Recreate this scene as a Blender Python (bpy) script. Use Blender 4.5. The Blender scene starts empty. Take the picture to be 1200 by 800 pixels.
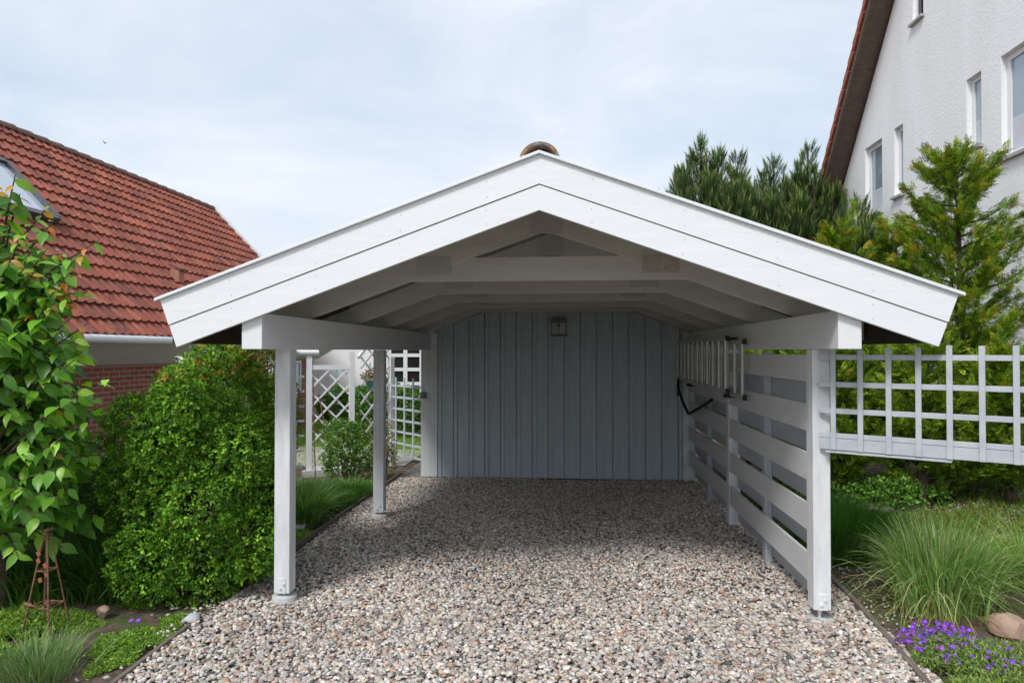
import bpy, math, random
import numpy as np
from mathutils import Vector
R = math.radians
rng = np.random.default_rng(7)
random.seed(7)
S = bpy.context.scene
COL = S.collection

# ------------------------------------------------------------------ helpers
def tag(o, label=None, cat=None, group=None, kind=None):
    if label: o['label'] = label
    if cat: o['category'] = cat
    if group: o['group'] = group
    if kind: o['kind'] = kind
    return o

def thing(name, label, cat, loc=(0, 0, 0), group=None):
    o = bpy.data.objects.new(name, None)
    o.empty_display_size = 0.1
    COL.objects.link(o); o.location = loc
    return tag(o, label, cat, group)

def world_loc(o):
    v = Vector((0, 0, 0))
    while o is not None:
        v = v + Vector(o.location); o = o.parent
    return v

def link_mesh(name, me, mat, parent=None, label=None, loc=None):
    o = bpy.data.objects.new(name, me)
    COL.objects.link(o)
    if mat: me.materials.append(mat)
    if parent is not None: o.parent = parent
    elif loc is not None: o.location = loc
    if label: o['label'] = label
    return o

class MB:
    """collects shapes (world coordinates) and builds ONE mesh object"""
    def __init__(s): s.v = []; s.f = []; s.sm = []
    def add(s, vs, fs, smooth=False):
        b = len(s.v); s.v += [tuple(p) for p in vs]
        s.f += [tuple(i + b for i in f) for f in fs]; s.sm += [smooth] * len(fs)
        return s
    def box(s, x0, x1, y0, y1, z0, z1):
        vs = [(x, y, z) for z in (z0, z1) for y in (y0, y1) for x in (x0, x1)]
        return s.add(vs, [(0, 2, 3, 1), (4, 5, 7, 6), (0, 1, 5, 4), (2, 6, 7, 3), (0, 4, 6, 2), (1, 3, 7, 5)])
    def obox(s, c, ax, ay, az):
        """box by centre and three half-axis vectors"""
        c, ax, ay, az = map(Vector, (c, ax, ay, az))
        vs = [c + sx * ax + sy * ay + sz * az for sz in (-1, 1) for sy in (-1, 1) for sx in (-1, 1)]
        return s.add(vs, [(0, 2, 3, 1), (4, 5, 7, 6), (0, 1, 5, 4), (2, 6, 7, 3), (0, 4, 6, 2), (1, 3, 7, 5)])
    def bar(s, a, b, w, h, up=(0, 0, 1)):
        """bar from a to b, width w (sideways) and height h"""
        a, b, up = Vector(a), Vector(b), Vector(up)
        d = (b - a); L = d.length; d.normalize()
        sd = d.cross(up).normalized(); u = sd.cross(d).normalized()
        return s.obox((a + b) / 2, d * L / 2, sd * w / 2, u * h / 2)
    def tube(s, pts, rads, n=8, smooth=True, cap=True):
        pts = [Vector(p) for p in pts]
        if not hasattr(rads, '__len__'): rads = [rads] * len(pts)
        vs = []; ref = Vector((0.31, 0.17, 0.93))
        for i, p in enumerate(pts):
            d = (pts[min(i + 1, len(pts) - 1)] - pts[max(i - 1, 0)]).normalized()
            a = d.cross(ref)
            if a.length < 1e-3: a = d.cross(Vector((1, 0, 0)))
            a.normalize(); b = d.cross(a).normalized()
            for k in range(n):
                t = 2 * math.pi * k / n
                vs.append(p + (a * math.cos(t) + b * math.sin(t)) * rads[i])
        fs = [(i * n + k, i * n + (k + 1) % n, (i + 1) * n + (k + 1) % n, (i + 1) * n + k)
              for i in range(len(pts) - 1) for k in range(n)]
        s.add(vs, fs, smooth)
        if cap:
            e = (len(pts) - 1) * n
            s.add([vs[k] for k in range(n)], [tuple(reversed(range(n)))])
            s.add([vs[e + k] for k in range(n)], [tuple(range(n))])
        return s
    def prism(s, poly, axis, a0, a1):
        """poly = 2D points; extruded along axis ('x' or 'y') from a0 to a1"""
        n = len(poly)
        def P(p, a): return (a, p[0], p[1]) if axis == 'x' else (p[0], a, p[1])
        vs = [P(p, a0) for p in poly] + [P(p, a1) for p in poly]
        fs = [tuple(range(n)), tuple(reversed(range(n, 2 * n)))]
        fs += [(i, i + n, (i + 1) % n + n, (i + 1) % n) for i in range(n)]
        return s.add(vs, fs)
    def lathe(s, c, prof, n=20):
        vs = [(c[0] + r * math.cos(2 * math.pi * k / n), c[1] + r * math.sin(2 * math.pi * k / n), c[2] + z)
              for r, z in prof for k in range(n)]
        fs = [(i * n + k, i * n + (k + 1) % n, (i + 1) * n + (k + 1) % n, (i + 1) * n + k)
              for i in range(len(prof) - 1) for k in range(n)]
        return s.add(vs, fs, True)
    def build(s, name, mat, parent=None, label=None, bevel=0, loc=None):
        off = world_loc(parent) if parent is not None else Vector(loc or (0, 0, 0))
        me = bpy.data.meshes.new(name)
        me.from_pydata([(p[0] - off.x, p[1] - off.y, p[2] - off.z) for p in s.v], [], s.f)
        me.polygons.foreach_set('use_smooth', s.sm)
        import bmesh
        bm = bmesh.new(); bm.from_mesh(me)
        bmesh.ops.recalc_face_normals(bm, faces=bm.faces)
        bm.to_mesh(me); bm.free(); me.update()
        o = link_mesh(name, me, mat, parent, label, loc)
        if bevel:
            m = o.modifiers.new('bevel', 'BEVEL'); m.width = bevel; m.segments = 2; m.limit_method = 'ANGLE'
        return o

def np_mesh(name, V, F, mat, parent=None, label=None, col=None, smooth=False, loc=None):
    """V (n,3) world, F (m,k) all the same size"""
    off = world_loc(parent) if parent is not None else Vector(loc or (0, 0, 0))
    V = V - np.array(off)
    me = bpy.data.meshes.new(name)
    me.vertices.add(len(V)); me.vertices.foreach_set('co', V.astype(np.float32).ravel())
    m, k = F.shape
    me.loops.add(m * k); me.loops.foreach_set('vertex_index', F.astype(np.int32).ravel())
    me.polygons.add(m)
    me.polygons.foreach_set('loop_start', np.arange(0, m * k, k, dtype=np.int32))
    me.polygons.foreach_set('loop_total', np.full(m, k, dtype=np.int32))
    me.polygons.foreach_set('use_smooth', np.full(m, smooth, dtype=bool))
    if col is not None:
        a = me.color_attributes.new('tint', 'FLOAT_COLOR', 'POINT')
        c = np.ones((len(V), 4), np.float32); c[:, :3] = col
        a.data.foreach_set('color', c.ravel())
    me.update(calc_edges=True); me.validate()
    return link_mesh(name, me, mat, parent, label, loc)

def unit(a):
    return a / np.maximum(np.linalg.norm(a, axis=1, keepdims=True), 1e-9)

def instances(tv, tf, P, A, N, L, W, col, ttint=None):
    """copies of a leaf-like template: u along A, v across, w along the normal"""
    A = unit(A); Sd = unit(np.cross(A, N)); N = unit(np.cross(Sd, A))
    n, k = len(P), len(tv)
    L = np.broadcast_to(L, (n,)); W = np.broadcast_to(W, (n,))
    V = (P[:, None, :] + A[:, None, :] * (tv[None, :, 0] * L[:, None])[..., None]
         + Sd[:, None, :] * (tv[None, :, 1] * W[:, None])[..., None]
         + N[:, None, :] * (tv[None, :, 2] * W[:, None])[..., None])
    F = (tf[None] + (np.arange(n) * k)[:, None, None]).reshape(-1, tf.shape[1])
    C = np.repeat(col[:, None, :], k, axis=1)
    if ttint is not None: C = C * ttint[None]
    return V.reshape(-1, 3), F, C.reshape(-1, 3)

def merge(parts):
    Vs, Fs, Cs, b = [], [], [], 0
    for V, F, C in parts:
        Vs.append(V); Fs.append(F + b); Cs.append(C); b += len(V)
    return np.concatenate(Vs), np.concatenate(Fs), np.concatenate(Cs)

def palette(n, cols, w=None, jit=0.12, cj=0.4):
    cols = np.array(cols, float)
    c = cols[rng.choice(len(cols), n, p=None if w is None else np.array(w) / np.sum(w))]
    return np.clip(c * (1 + rng.normal(0, jit, (n, 1))) * (1 + rng.normal(0, jit * cj, (n, 3))), 0.003, 1)

def rdir(n):
    return unit(rng.normal(size=(n, 3)))

# templates -------------------------------------------------------
T_LEAF = (np.array([(0, 0, 0), (.45, .5, .12), (1, 0, 0.05), (.45, -.5, .12)], float), np.array([(0, 1, 2), (0, 2, 3)]))
_l = [(0, 0, 0)]
for u, w, d in ((.12, .30, .02), (.32, .5, .05), (.55, .47, .0), (.78, .25, -.12)):
    _l += [(u, w, d + .09), (u, 0, d), (u, -w, d + .09)]
_l += [(1.02, 0, -.32)]
_f = [(0, 2, 1), (0, 3, 2)]
for i in range(3):
    a = 1 + 3 * i; b = a + 3
    _f += [(a, a + 1, b), (a + 1, b + 1, b), (a + 1, a + 2, b + 1), (a + 2, b + 2, b + 1)]
_f += [(10, 11, 13), (11, 12, 13)]
T_BIG = (np.array(_l, float), np.array(_f))
def _frond(n=9, spread=.42):
    v, f = [], []
    def tri(a, b, c):
        i = len(v); v.extend([a, b, c]); f.append((i, i + 1, i + 2))
    tri((0, -.02, 0), (0, .02, 0), (1, 0, -.1))
    for i in range(n):
        u = .08 + .85 * i / n; l = spread * (1 - .65 * u) * random.uniform(.75, 1.15)
        for s in (-1, 1):
            z = random.uniform(-.08, .1)
            tri((u, 0, 0), (u + l * .55 + .10, s * l, z), (u + l * .55 - .06, s * l * .75, z))
    i0 = .92; tri((i0, -.05, 0), (i0, .05, 0), (1.12, 0, 0))
    return np.array(v, float), np.array(f)
T_FROND = _frond()
def _shoot(n=44):
    v, f, t = [], [], []
    for i in range(n):
        u = i / n; a = i * 2.4
        r = (.5 * (1 - u) ** .5 + .10) * random.uniform(.8, 1.1)
        du = .28
        c, s = math.cos(a), math.sin(a); k = len(v)
        v += [(u * .78, -s * .03, c * .03), (u * .78, s * .03, -c * .03), (u * .78 + du, c * r, s * r)]
        f.append((k, k + 1, k + 2)); t += [(.8, .8, .8), (.8, .8, .8), (1.1, 1.1, 1.1)]
    for a in (0, 2.1, 4.2):
        c, s = math.cos(a), math.sin(a); k = len(v)
        v += [(.6, c * .07, s * .07), (.6, -s * .07, c * .07), (1.3, 0, 0)]
        f.append((k, k + 1, k + 2)); t += [(2.6, 1.9, 1.9)] * 3
    return np.array(v, float), np.array(f), np.array(t)
T_SHOOT = _shoot()

def blades(P, D, H, lean, W, col, seg=4, droop=.5):
    """grass blades: base P, sideways direction D, height H, lean 0..1, width W"""
    n = len(P); D = unit(np.c_[D[:, :2], np.zeros(n)])
    side = np.c_[-D[:, 1], D[:, 0], np.zeros(n)]
    ang = rng.uniform(-.9, .9, n)[:, None]; side = unit(side * np.cos(ang) + D * np.sin(ang))
    H = np.broadcast_to(H, (n,)); lean = np.broadcast_to(lean, (n,)); W = np.broadcast_to(W, (n,))
    rows = []
    for i in range(seg + 1):
        t = i / seg
        out = lean * H * (t ** 1.6)
        up = H * (t - droop * lean * t ** 2.6)
        c = P + D * out[:, None] + np.array([0, 0, 1.0]) * up[:, None]
        w = (W * (1 - t ** 2.2) * .5 + .0004)[:, None]
        rows += [c - side * w, c + side * w]
    V = np.stack(rows, 1)
    k = 2 * (seg + 1)
    tf = np.array([(2 * i, 2 * i + 1, 2 * i + 3) for i in range(seg)] + [(2 * i, 2 * i + 3, 2 * i + 2) for i in range(seg)])
    F = (tf[None] + (np.arange(n) * k)[:, None, None]).reshape(-1, 3)
    return V.reshape(-1, 3), F, np.repeat(col[:, None], k, 1).reshape(-1, 3)

def gz(x, y):
    """height of the garden ground"""
    x = np.asarray(x, float); y = np.asarray(y, float)
    t = np.clip((x - 2.9) / 3.6, 0, 1); r = .38 * t * t * (3 - 2 * t)
    t2 = np.clip((-2.7 - x) / 1.2, 0, 1) * np.clip((9.5 - y) / 2, 0, 1); l = .05 * t2
    return r + l

# ------------------------------------------------------------------ materials
def new_mat(name):
    m = bpy.data.materials.new(name); m.use_nodes = True
    nt = m.node_tree; nt.nodes.clear()
    out = nt.nodes.new('ShaderNodeOutputMaterial'); b = nt.nodes.new('ShaderNodeBsdfPrincipled')
    nt.links.new(b.outputs[0], out.inputs[0])
    return m, nt, b, out

def surf(name, c1, c2=None, scale=6, rough=.6, bump=.0, bscale=80, stretch=(1, 1, 1), metal=0, detail=5, c3=None, s3=30, f3=(.6, .7), spec=.4):
    m, nt, b, out = new_mat(name)
    N, Lk = nt.nodes, nt.links
    tc = N.new('ShaderNodeTexCoord'); mp = N.new('ShaderNodeMapping'); mp.inputs['Scale'].default_value = stretch
    Lk.new(tc.outputs['Object'], mp.inputs[0])
    b.inputs['Roughness'].default_value = rough; b.inputs['Metallic'].default_value = metal
    b.inputs['Specular IOR Level'].default_value = spec
    if c2 is None: b.inputs['Base Color'].default_value = (*c1, 1)
    else:
        nz = N.new('ShaderNodeTexNoise'); nz.inputs['Scale'].default_value = scale; nz.inputs['Detail'].default_value = detail
        nz.inputs['Roughness'].default_value = .65
        Lk.new(mp.outputs[0], nz.inputs['Vector'])
        r = N.new('ShaderNodeValToRGB'); r.color_ramp.elements[0].position = .35; r.color_ramp.elements[1].position = .65
        r.color_ramp.elements[0].color = (*c1, 1); r.color_ramp.elements[1].color = (*c2, 1)
        Lk.new(nz.outputs[0], r.inputs[0]); last = r.outputs[0]
        if c3:
            n3 = N.new('ShaderNodeTexNoise'); n3.inputs['Scale'].default_value = s3; n3.inputs['Detail'].default_value = 6
            n3.inputs['Roughness'].default_value = .7
            Lk.new(mp.outputs[0], n3.inputs['Vector'])
            r3 = N.new('ShaderNodeMapRange'); r3.inputs[1].default_value = f3[0]; r3.inputs[2].default_value = f3[1]
            Lk.new(n3.outputs[0], r3.inputs[0])
            mx = N.new('ShaderNodeMix'); mx.data_type = 'RGBA'
            Lk.new(r3.outputs[0], mx.inputs[0]); Lk.new(last, mx.inputs[6]); mx.inputs[7].default_value = (*c3, 1)
            last = mx.outputs[2]
        Lk.new(last, b.inputs['Base Color'])
    if bump:
        nb = N.new('ShaderNodeTexNoise'); nb.inputs['Scale'].default_value = bscale; nb.inputs['Detail'].default_value = 4
        Lk.new(mp.outputs[0], nb.inputs['Vector'])
        bp = N.new('ShaderNodeBump'); bp.inputs['Strength'].default_value = 1; bp.inputs['Distance'].default_value = bump
        Lk.new(nb.outputs[0], bp.inputs['Height']); Lk.new(bp.outputs[0], b.inputs['Normal'])
    return m

def leaf_mat(name, trans=.3, rough=.45, spec=.4, gain=(1.62, 1.66, 1.35)):
    m, nt, b, out = new_mat(name); N, Lk = nt.nodes, nt.links
    at = N.new('ShaderNodeAttribute'); at.attribute_name = 'tint'
    tr = N.new('ShaderNodeBsdfTranslucent'); mx = N.new('ShaderNodeMixShader'); mx.inputs[0].default_value = trans
    g = N.new('ShaderNodeVectorMath'); g.operation = 'MULTIPLY'; g.inputs[1].default_value = gain
    Lk.new(at.outputs['Color'], g.inputs[0]); at = g
    hs = N.new('ShaderNodeHueSaturation'); hs.inputs['Value'].default_value = 1.5; hs.inputs['Saturation'].default_value = 1.1
    Lk.new(at.outputs[0], b.inputs['Base Color']); Lk.new(at.outputs[0], hs.inputs['Color'])
    Lk.new(hs.outputs[0], tr.inputs[0])
    Lk.new(b.outputs[0], mx.inputs[1]); Lk.new(tr.outputs[0], mx.inputs[2]); Lk.new(mx.outputs[0], out.inputs[0])
    b.inputs['Roughness'].default_value = rough; b.inputs['Specular IOR Level'].default_value = spec
    return m

def tint_mat(name, rough=.8, bump=.002, bscale=120, spec=.25):
    m, nt, b, out = new_mat(name); N, Lk = nt.nodes, nt.links
    at = N.new('ShaderNodeAttribute'); at.attribute_name = 'tint'
    tc = N.new('ShaderNodeTexCoord'); nz = N.new('ShaderNodeTexNoise'); nz.inputs['Scale'].default_value = bscale
    Lk.new(tc.outputs['Object'], nz.inputs['Vector'])
    mr = N.new('ShaderNodeMapRange'); mr.inputs[3].default_value = .75; mr.inputs[4].default_value = 1.25
    Lk.new(nz.outputs[0], mr.inputs[0])
    mx = N.new('ShaderNodeVectorMath'); mx.operation = 'SCALE'
    Lk.new(at.outputs['Color'], mx.inputs[0]); Lk.new(mr.outputs[0], mx.inputs['Scale']); Lk.new(mx.outputs[0], b.inputs['Base Color'])
    b.inputs['Roughness'].default_value = rough; b.inputs['Specular IOR Level'].default_value = spec
    return m

WHITE = (.80, .81, .82)
M_FASCIA = surf('white_fascia_paint', (.81, .83, .85), (.85, .865, .88), 4, .45, .0014, 30, (.4, 1, 6), c3=(.55, .56, .57), s3=70, f3=(.74, .8))
M_BEAM = surf('white_beam_paint', (.77, .78, .79), (.81, .82, .83), 4, .5, .0008, 30, (4, .4, 4), c3=(.5, .5, .5), s3=50, f3=(.72, .8))
M_POST = surf('weathered_white_post_paint', (.60, .62, .64), (.80, .81, .82), 2.6, .55, .001, 40, (3, 3, .6), c3=(.48, .48, .47), s3=14, f3=(.62, .68))
M_TRUSS = surf('old_cream_truss_paint', (.60, .585, .545), (.69, .675, .63), 3, .6, .001, 40, (.6, 4, 4), c3=(.46, .38, .29), s3=16, f3=(.68, .76))
M_PLATE = surf('painted_nail_plate', (.60, .585, .545), (.52, .505, .47), 60, .5, .003, 150)
M_PLATE_R = surf('rusty_nail_plate', (.60, .58, .54), (.50, .42, .375), 18, .55, .003, 150)
M_DECK = surf('grey_roof_boards', (.22, .205, .185), (.30, .285, .26), 4, .7, .001, 40, (1, 6, 1))
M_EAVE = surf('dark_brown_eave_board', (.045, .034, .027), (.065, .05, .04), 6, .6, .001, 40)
M_SLAT = surf('white_slat_paint', (.64, .65, .66), (.70, .71, .72), 3, .5, .0008, 40, (4, .4, 4), c3=(.45, .45, .44), s3=40, f3=(.72, .8))
M_OSLAT = surf('grey_outer_slat_paint', (.42, .45, .49), (.48, .51, .55), 3, .55, .0008, 40, (4, .4, 4))
M_TRIM = surf('white_grey_shed_trim', (.66, .68, .70), (.72, .74, .75), 3, .5, .0008, 40, (4, 4, .4))
M_SHED = surf('blue_grey_shed_paint', (.455, .53, .585), (.54, .60, .645), 3, .5, .0012, 60, (5, 5, .4), c3=(.36, .40, .43), s3=5, f3=(.6, .72))
M_TREL = surf('weathered_grey_white_trellis', (.43, .465, .505), (.52, .55, .585), 4, .55, .0008, 60, (2, 2, 2), c3=(.45, .37, .33), s3=9, f3=(.67, .71))
M_LATT = surf('clean_white_lattice', (.78, .79, .80), (.84, .85, .86), 3, .5)
M_LATTG = surf('blue_grey_lattice_rail', (.52, .58, .63), (.60, .65, .70), 3, .5)
M_CONC = surf('pale_concrete_foot', (.46, .47, .47), (.56, .57, .57), 20, .8, .003, 60)
M_STEEL = surf('galvanised_steel', (.5, .52, .53), (.6, .61, .62), 30, .4, metal=.6)
M_ALU = surf('dull_aluminium', (.52, .52, .50), (.60, .60, .58), 20, .42, metal=.35)
M_BLACK = surf('black_plastic', (.015, .015, .016), rough=.5)
M_BROWN = surf('weathered_edging_wood', (.14, .115, .095), (.24, .205, .17), 8, .8, .003, 40, (8, 1, 8))
M_LAMP = surf('tarnished_grey_lamp_metal', (.13, .13, .125), (.22, .22, .20), 20, .4, metal=.3)
M_RUST = surf('rusty_iron', (.15, .07, .045), (.26, .13, .08), 40, .75, .001, 120)
M_BARK = surf('brown_bark', (.06, .04, .03), (.14, .10, .075), 12, .85, .006, 30, (3, 3, .8))
M_ROCK = surf('pink_sandstone', (.42, .27, .20), (.52, .38, .29), 6, .8, .008, 20, c3=(.30, .22, .17), s3=8, f3=(.55, .7))
M_WPLASTIC = surf('white_gutter', (.76, .77, .78), rough=.35)
M_SOFFIT = surf('pale_grey_soffit', (.66, .69, .68), (.72, .74, .73), 2, .5)
M_TEAL = surf('teal_hanging_pot', (.12, .42, .46), (.16, .48, .5), 8, .4)
M_DKGLASS = surf('dark_window_pane', (.02, .018, .02), rough=.08, spec=.6)
M_LICHEN = surf('lichen_crusted_ridge_tile', (.13, .07, .055), (.30, .29, .27), 22, .85, .012, 60, c3=(.52, .24, .04), s3=16, f3=(.53, .58))
M_TILERED = surf('red_verge_tile', (.30, .085, .05), (.38, .12, .075), 8, .7, .003, 30)
M_DKTILE = surf('mossy_dark_ridge_tile', (.14, .075, .055), (.20, .11, .085), 10, .85, .006, 30)
M_SOFBROWN = surf('brown_verge_boards', (.115, .078, .06), (.16, .115, .09), 5, .7, .002, 40, (1, 5, 1))
M_PIPE = surf('terracotta_vent', (.36, .15, .10), (.42, .20, .14), 14, .7)

def glass_mat(name, c, rough=.05):
    m, nt, b, out = new_mat(name)
    b.inputs['Base Color'].default_value = (*c, 1); b.inputs['Roughness'].default_value = rough
    b.inputs['Specular IOR Level'].default_value = 1; b.inputs['Metallic'].default_value = .25
    return m
M_GLASS = glass_mat('sky_reflecting_glass', (.34, .42, .48))
M_GLASSB = glass_mat('skylight_glass', (.5, .58, .66))
M_BLIND = surf('white_pleated_blind', (.62, .66, .72), (.66, .70, .76), 4, .6)

def roof_mat():
    m, nt, b, out = new_mat('weathered_red_roof_tiles'); N, Lk = nt.nodes, nt.links
    tc = N.new('ShaderNodeTexCoord')
    n1 = N.new('ShaderNodeTexNoise'); n1.inputs['Scale'].default_value = 1.3; n1.inputs['Detail'].default_value = 6; n1.inputs['Roughness'].default_value = .7
    n2 = N.new('ShaderNodeTexNoise'); n2.inputs['Scale'].default_value = 22; n2.inputs['Detail'].default_value = 5
    for n in (n1, n2): Lk.new(tc.outputs['Object'], n.inputs['Vector'])
    at = N.new('ShaderNodeAttribute'); at.attribute_name = 'tint'
    r = N.new('ShaderNodeMapRange'); r.inputs[1].default_value = .3; r.inputs[2].default_value = .7; r.inputs[3].default_value = .72; r.inputs[4].default_value = 1.22
    Lk.new(n1.outputs[0], r.inputs[0])
    v = N.new('ShaderNodeVectorMath'); v.operation = 'SCALE'; Lk.new(at.outputs['Color'], v.inputs[0]); Lk.new(r.outputs[0], v.inputs['Scale'])
    r2 = N.new('ShaderNodeMapRange'); r2.inputs[1].default_value = .64; r2.inputs[2].default_value = .72; Lk.new(n2.outputs[0], r2.inputs[0])
    mx = N.new('ShaderNodeMix'); mx.data_type = 'RGBA'; Lk.new(r2.outputs[0], mx.inputs[0]); Lk.new(v.outputs[0], mx.inputs[6])
    mx.inputs[7].default_value = (.36, .27, .22, 1)
    n3 = N.new('ShaderNodeTexNoise'); n3.inputs['Scale'].default_value = 9; n3.inputs['Detail'].default_value = 8; Lk.new(tc.outputs['Object'], n3.inputs['Vector'])
    r3 = N.new('ShaderNodeMapRange'); r3.inputs[1].default_value = .58; r3.inputs[2].default_value = .66; r3.inputs[4].default_value = .7; Lk.new(n3.outputs[0], r3.inputs[0])
    mx2 = N.new('ShaderNodeMix'); mx2.data_type = 'RGBA'; Lk.new(r3.outputs[0], mx2.inputs[0]); Lk.new(mx.outputs[2], mx2.inputs[6])
    mx2.inputs[7].default_value = (.10, .04, .03, 1)
    Lk.new(mx2.outputs[2], b.inputs['Base Color'])
    b.inputs['Roughness'].default_value = .7
    bp = N.new('ShaderNodeBump'); bp.inputs['Distance'].default_value = .004; Lk.new(n2.outputs[0], bp.inputs['Height']); Lk.new(bp.outputs[0], b.inputs['Normal'])
    return m
M_ROOF = roof_mat()

def brick_mat():
    m, nt, b, out = new_mat('red_brick'); N, Lk = nt.nodes, nt.links
    tc = N.new('ShaderNodeTexCoord'); sp = N.new('ShaderNodeSeparateXYZ'); cb = N.new('ShaderNodeCombineXYZ')
    Lk.new(tc.outputs['Object'], sp.inputs[0])
    ad = N.new('ShaderNodeMath'); ad.operation = 'ADD'; Lk.new(sp.outputs[0], ad.inputs[0]); Lk.new(sp.outputs[1], ad.inputs[1])
    Lk.new(ad.outputs[0], cb.inputs[0]); Lk.new(sp.outputs[2], cb.inputs[1])
    br = N.new('ShaderNodeTexBrick'); Lk.new(cb.outputs[0], br.inputs['Vector'])
    br.inputs['Scale'].default_value = 1; br.inputs['Brick Width'].default_value = .24; br.inputs['Row Height'].default_value = .075
    br.inputs['Mortar Size'].default_value = .009; br.inputs['Color1'].default_value = (.34, .085, .05, 1); br.inputs['Color2'].default_value = (.24, .06, .04, 1)
    br.inputs['Mortar'].default_value = (.36, .30, .26, 1)
    Lk.new(br.outputs[0], b.inputs['Base Color']); b.inputs['Roughness'].default_value = .8
    bp = N.new('ShaderNodeBump'); bp.inputs['Distance'].default_value = .006; bp.invert = True
    Lk.new(br.outputs['Fac'], bp.inputs['Height']); Lk.new(bp.outputs[0], b.inputs['Normal'])
    return m
M_BRICK = brick_mat()

def stucco_mat(name='rough_white_render', base=(.89, .90, .915), stain=True):
    m, nt, b, out = new_mat(name); N, Lk = nt.nodes, nt.links
    tc = N.new('ShaderNodeTexCoord')
    n1 = N.new('ShaderNodeTexNoise'); n1.inputs['Scale'].default_value = 20; n1.inputs['Detail'].default_value = 7; n1.inputs['Roughness'].default_value = .65
    Lk.new(tc.outputs['Object'], n1.inputs['Vector'])
    bp = N.new('ShaderNodeBump'); bp.inputs['Distance'].default_value = .022; bp.inputs['Strength'].default_value = .45
    Lk.new(n1.outputs[0], bp.inputs['Height']); Lk.new(bp.outputs[0], b.inputs['Normal'])
    mp = N.new('ShaderNodeMapping'); mp.inputs['Scale'].default_value = (1.2, 1.2, .25); Lk.new(tc.outputs['Object'], mp.inputs[0])
    n2 = N.new('ShaderNodeTexNoise'); n2.inputs['Scale'].default_value = 1.5; n2.inputs['Detail'].default_value = 5; Lk.new(mp.outputs[0], n2.inputs['Vector'])
    r = N.new('ShaderNodeValToRGB'); r.color_ramp.elements[0].position = .3; r.color_ramp.elements[1].position = .62
    r.color_ramp.elements[0].color = (base[0] * .93, base[1] * .925, base[2] * .91, 1); r.color_ramp.elements[1].color = (*base, 1)
    Lk.new(n2.outputs[0], r.inputs[0]); Lk.new(r.outputs[0], b.inputs['Base Color'])
    b.inputs['Roughness'].default_value = .9; b.inputs['Specular IOR Level'].default_value = .2
    return m
M_STUCCO = stucco_mat()
M_STUCCO2 = stucco_mat('smooth_white_render', (.93, .93, .93))

M_LEAF = leaf_mat('glossy_leaf', .35, .38, .45)
M_SMALL = leaf_mat('small_leaf', .3, .5, .35)
M_NEEDLE = leaf_mat('conifer_needle', .15, .6, .2)
M_GRASS = leaf_mat('grass_blade', .3, .5, .3)
M_PETAL = leaf_mat('petal', .3, .6, .2, (1.7, 1.5, 1.6))
M_STONE = tint_mat('pebble')

# ------------------------------------------------------------------ ground
def ground_mat():
    m, nt, b, out = new_mat('garden_soil'); N, Lk = nt.nodes, nt.links
    tc = N.new('ShaderNodeTexCoord')
    def nz(s, d=6, ro=.65):
        n = N.new('ShaderNodeTexNoise'); n.inputs['Scale'].default_value = s; n.inputs['Detail'].default_value = d; n.inputs['Roughness'].default_value = ro
        Lk.new(tc.outputs['Object'], n.inputs['Vector']); return n
    a = nz(9); r = N.new('ShaderNodeValToRGB'); r.color_ramp.elements[0].position = .3; r.color_ramp.elements[1].position = .72
    r.color_ramp.elements[0].color = (.085, .060, .046, 1); r.color_ramp.elements[1].color = (.27, .205, .16, 1)
    Lk.new(a.outputs[0], r.inputs[0])
    g = nz(1.4, 8, .75); r2 = N.new('ShaderNodeMapRange'); r2.inputs[1].default_value = .5; r2.inputs[2].default_value = .6; Lk.new(g.outputs[0], r2.inputs[0])
    mx = N.new('ShaderNodeMix'); mx.data_type = 'RGBA'; Lk.new(r2.outputs[0], mx.inputs[0]); Lk.new(r.outputs[0], mx.inputs[6]); mx.inputs[7].default_value = (.10, .15, .04, 1)
    Lk.new(mx.outputs[2], b.inputs['Base Color']); b.inputs['Roughness'].default_value = .95; b.inputs['Specular IOR Level'].default_value = .15
    h = nz(26, 8, .7); bp = N.new('ShaderNodeBump'); bp.inputs['Distance'].default_value = .03; Lk.new(h.outputs[0], bp.inputs['Height']); Lk.new(bp.outputs[0], b.inputs['Normal'])
    return m
def grid_axis(a, b, fine0, fine1, step):
    return np.unique(np.concatenate([np.linspace(a, fine0, 14), np.arange(fine0, fine1, step), np.linspace(fine1, b, 14)]))
gx = grid_axis(-400, 400, -7, 8, .15); gy = grid_axis(-60, 700, -1, 14, .15)
X, Y = np.meshgrid(gx, gy)
ins = (X > -2.45) & (X < 2.38) & (Y < 13)
near = (np.abs(X) < 8) & (Y > -1) & (Y < 14)
Z = gz(X, Y) + np.where(near & ~ins, rng.normal(0, .008, X.shape), 0) - np.where(ins, .05, 0)
V = np.c_[X.ravel(), Y.ravel(), Z.ravel()]
nx = len(gx); ii, jj = np.meshgrid(np.arange(len(gx) - 1), np.arange(len(gy) - 1)); q = (jj * nx + ii).ravel()
g = np_mesh('ground', V, np.c_[q, q + 1, q + nx + 1, q + nx], ground_mat(), smooth=True); tag(g, kind='structure')

# gravel drive: a base sheet plus loose stones
M_GBASE = surf('gravel_base', (.17, .15, .135), (.38, .35, .32), 45, .9, .012, 40, detail=3, c3=(.03, .026, .024), s3=60, f3=(.5, .56))
b = MB().add([(-2.46, -6, .003), (2.40, -6, .003), (2.40, 13, .003), (-2.46, 13, .003)], [(0, 1, 2, 3)]).build('gravel_driveway', M_GBASE); tag(b, kind='structure')

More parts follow.
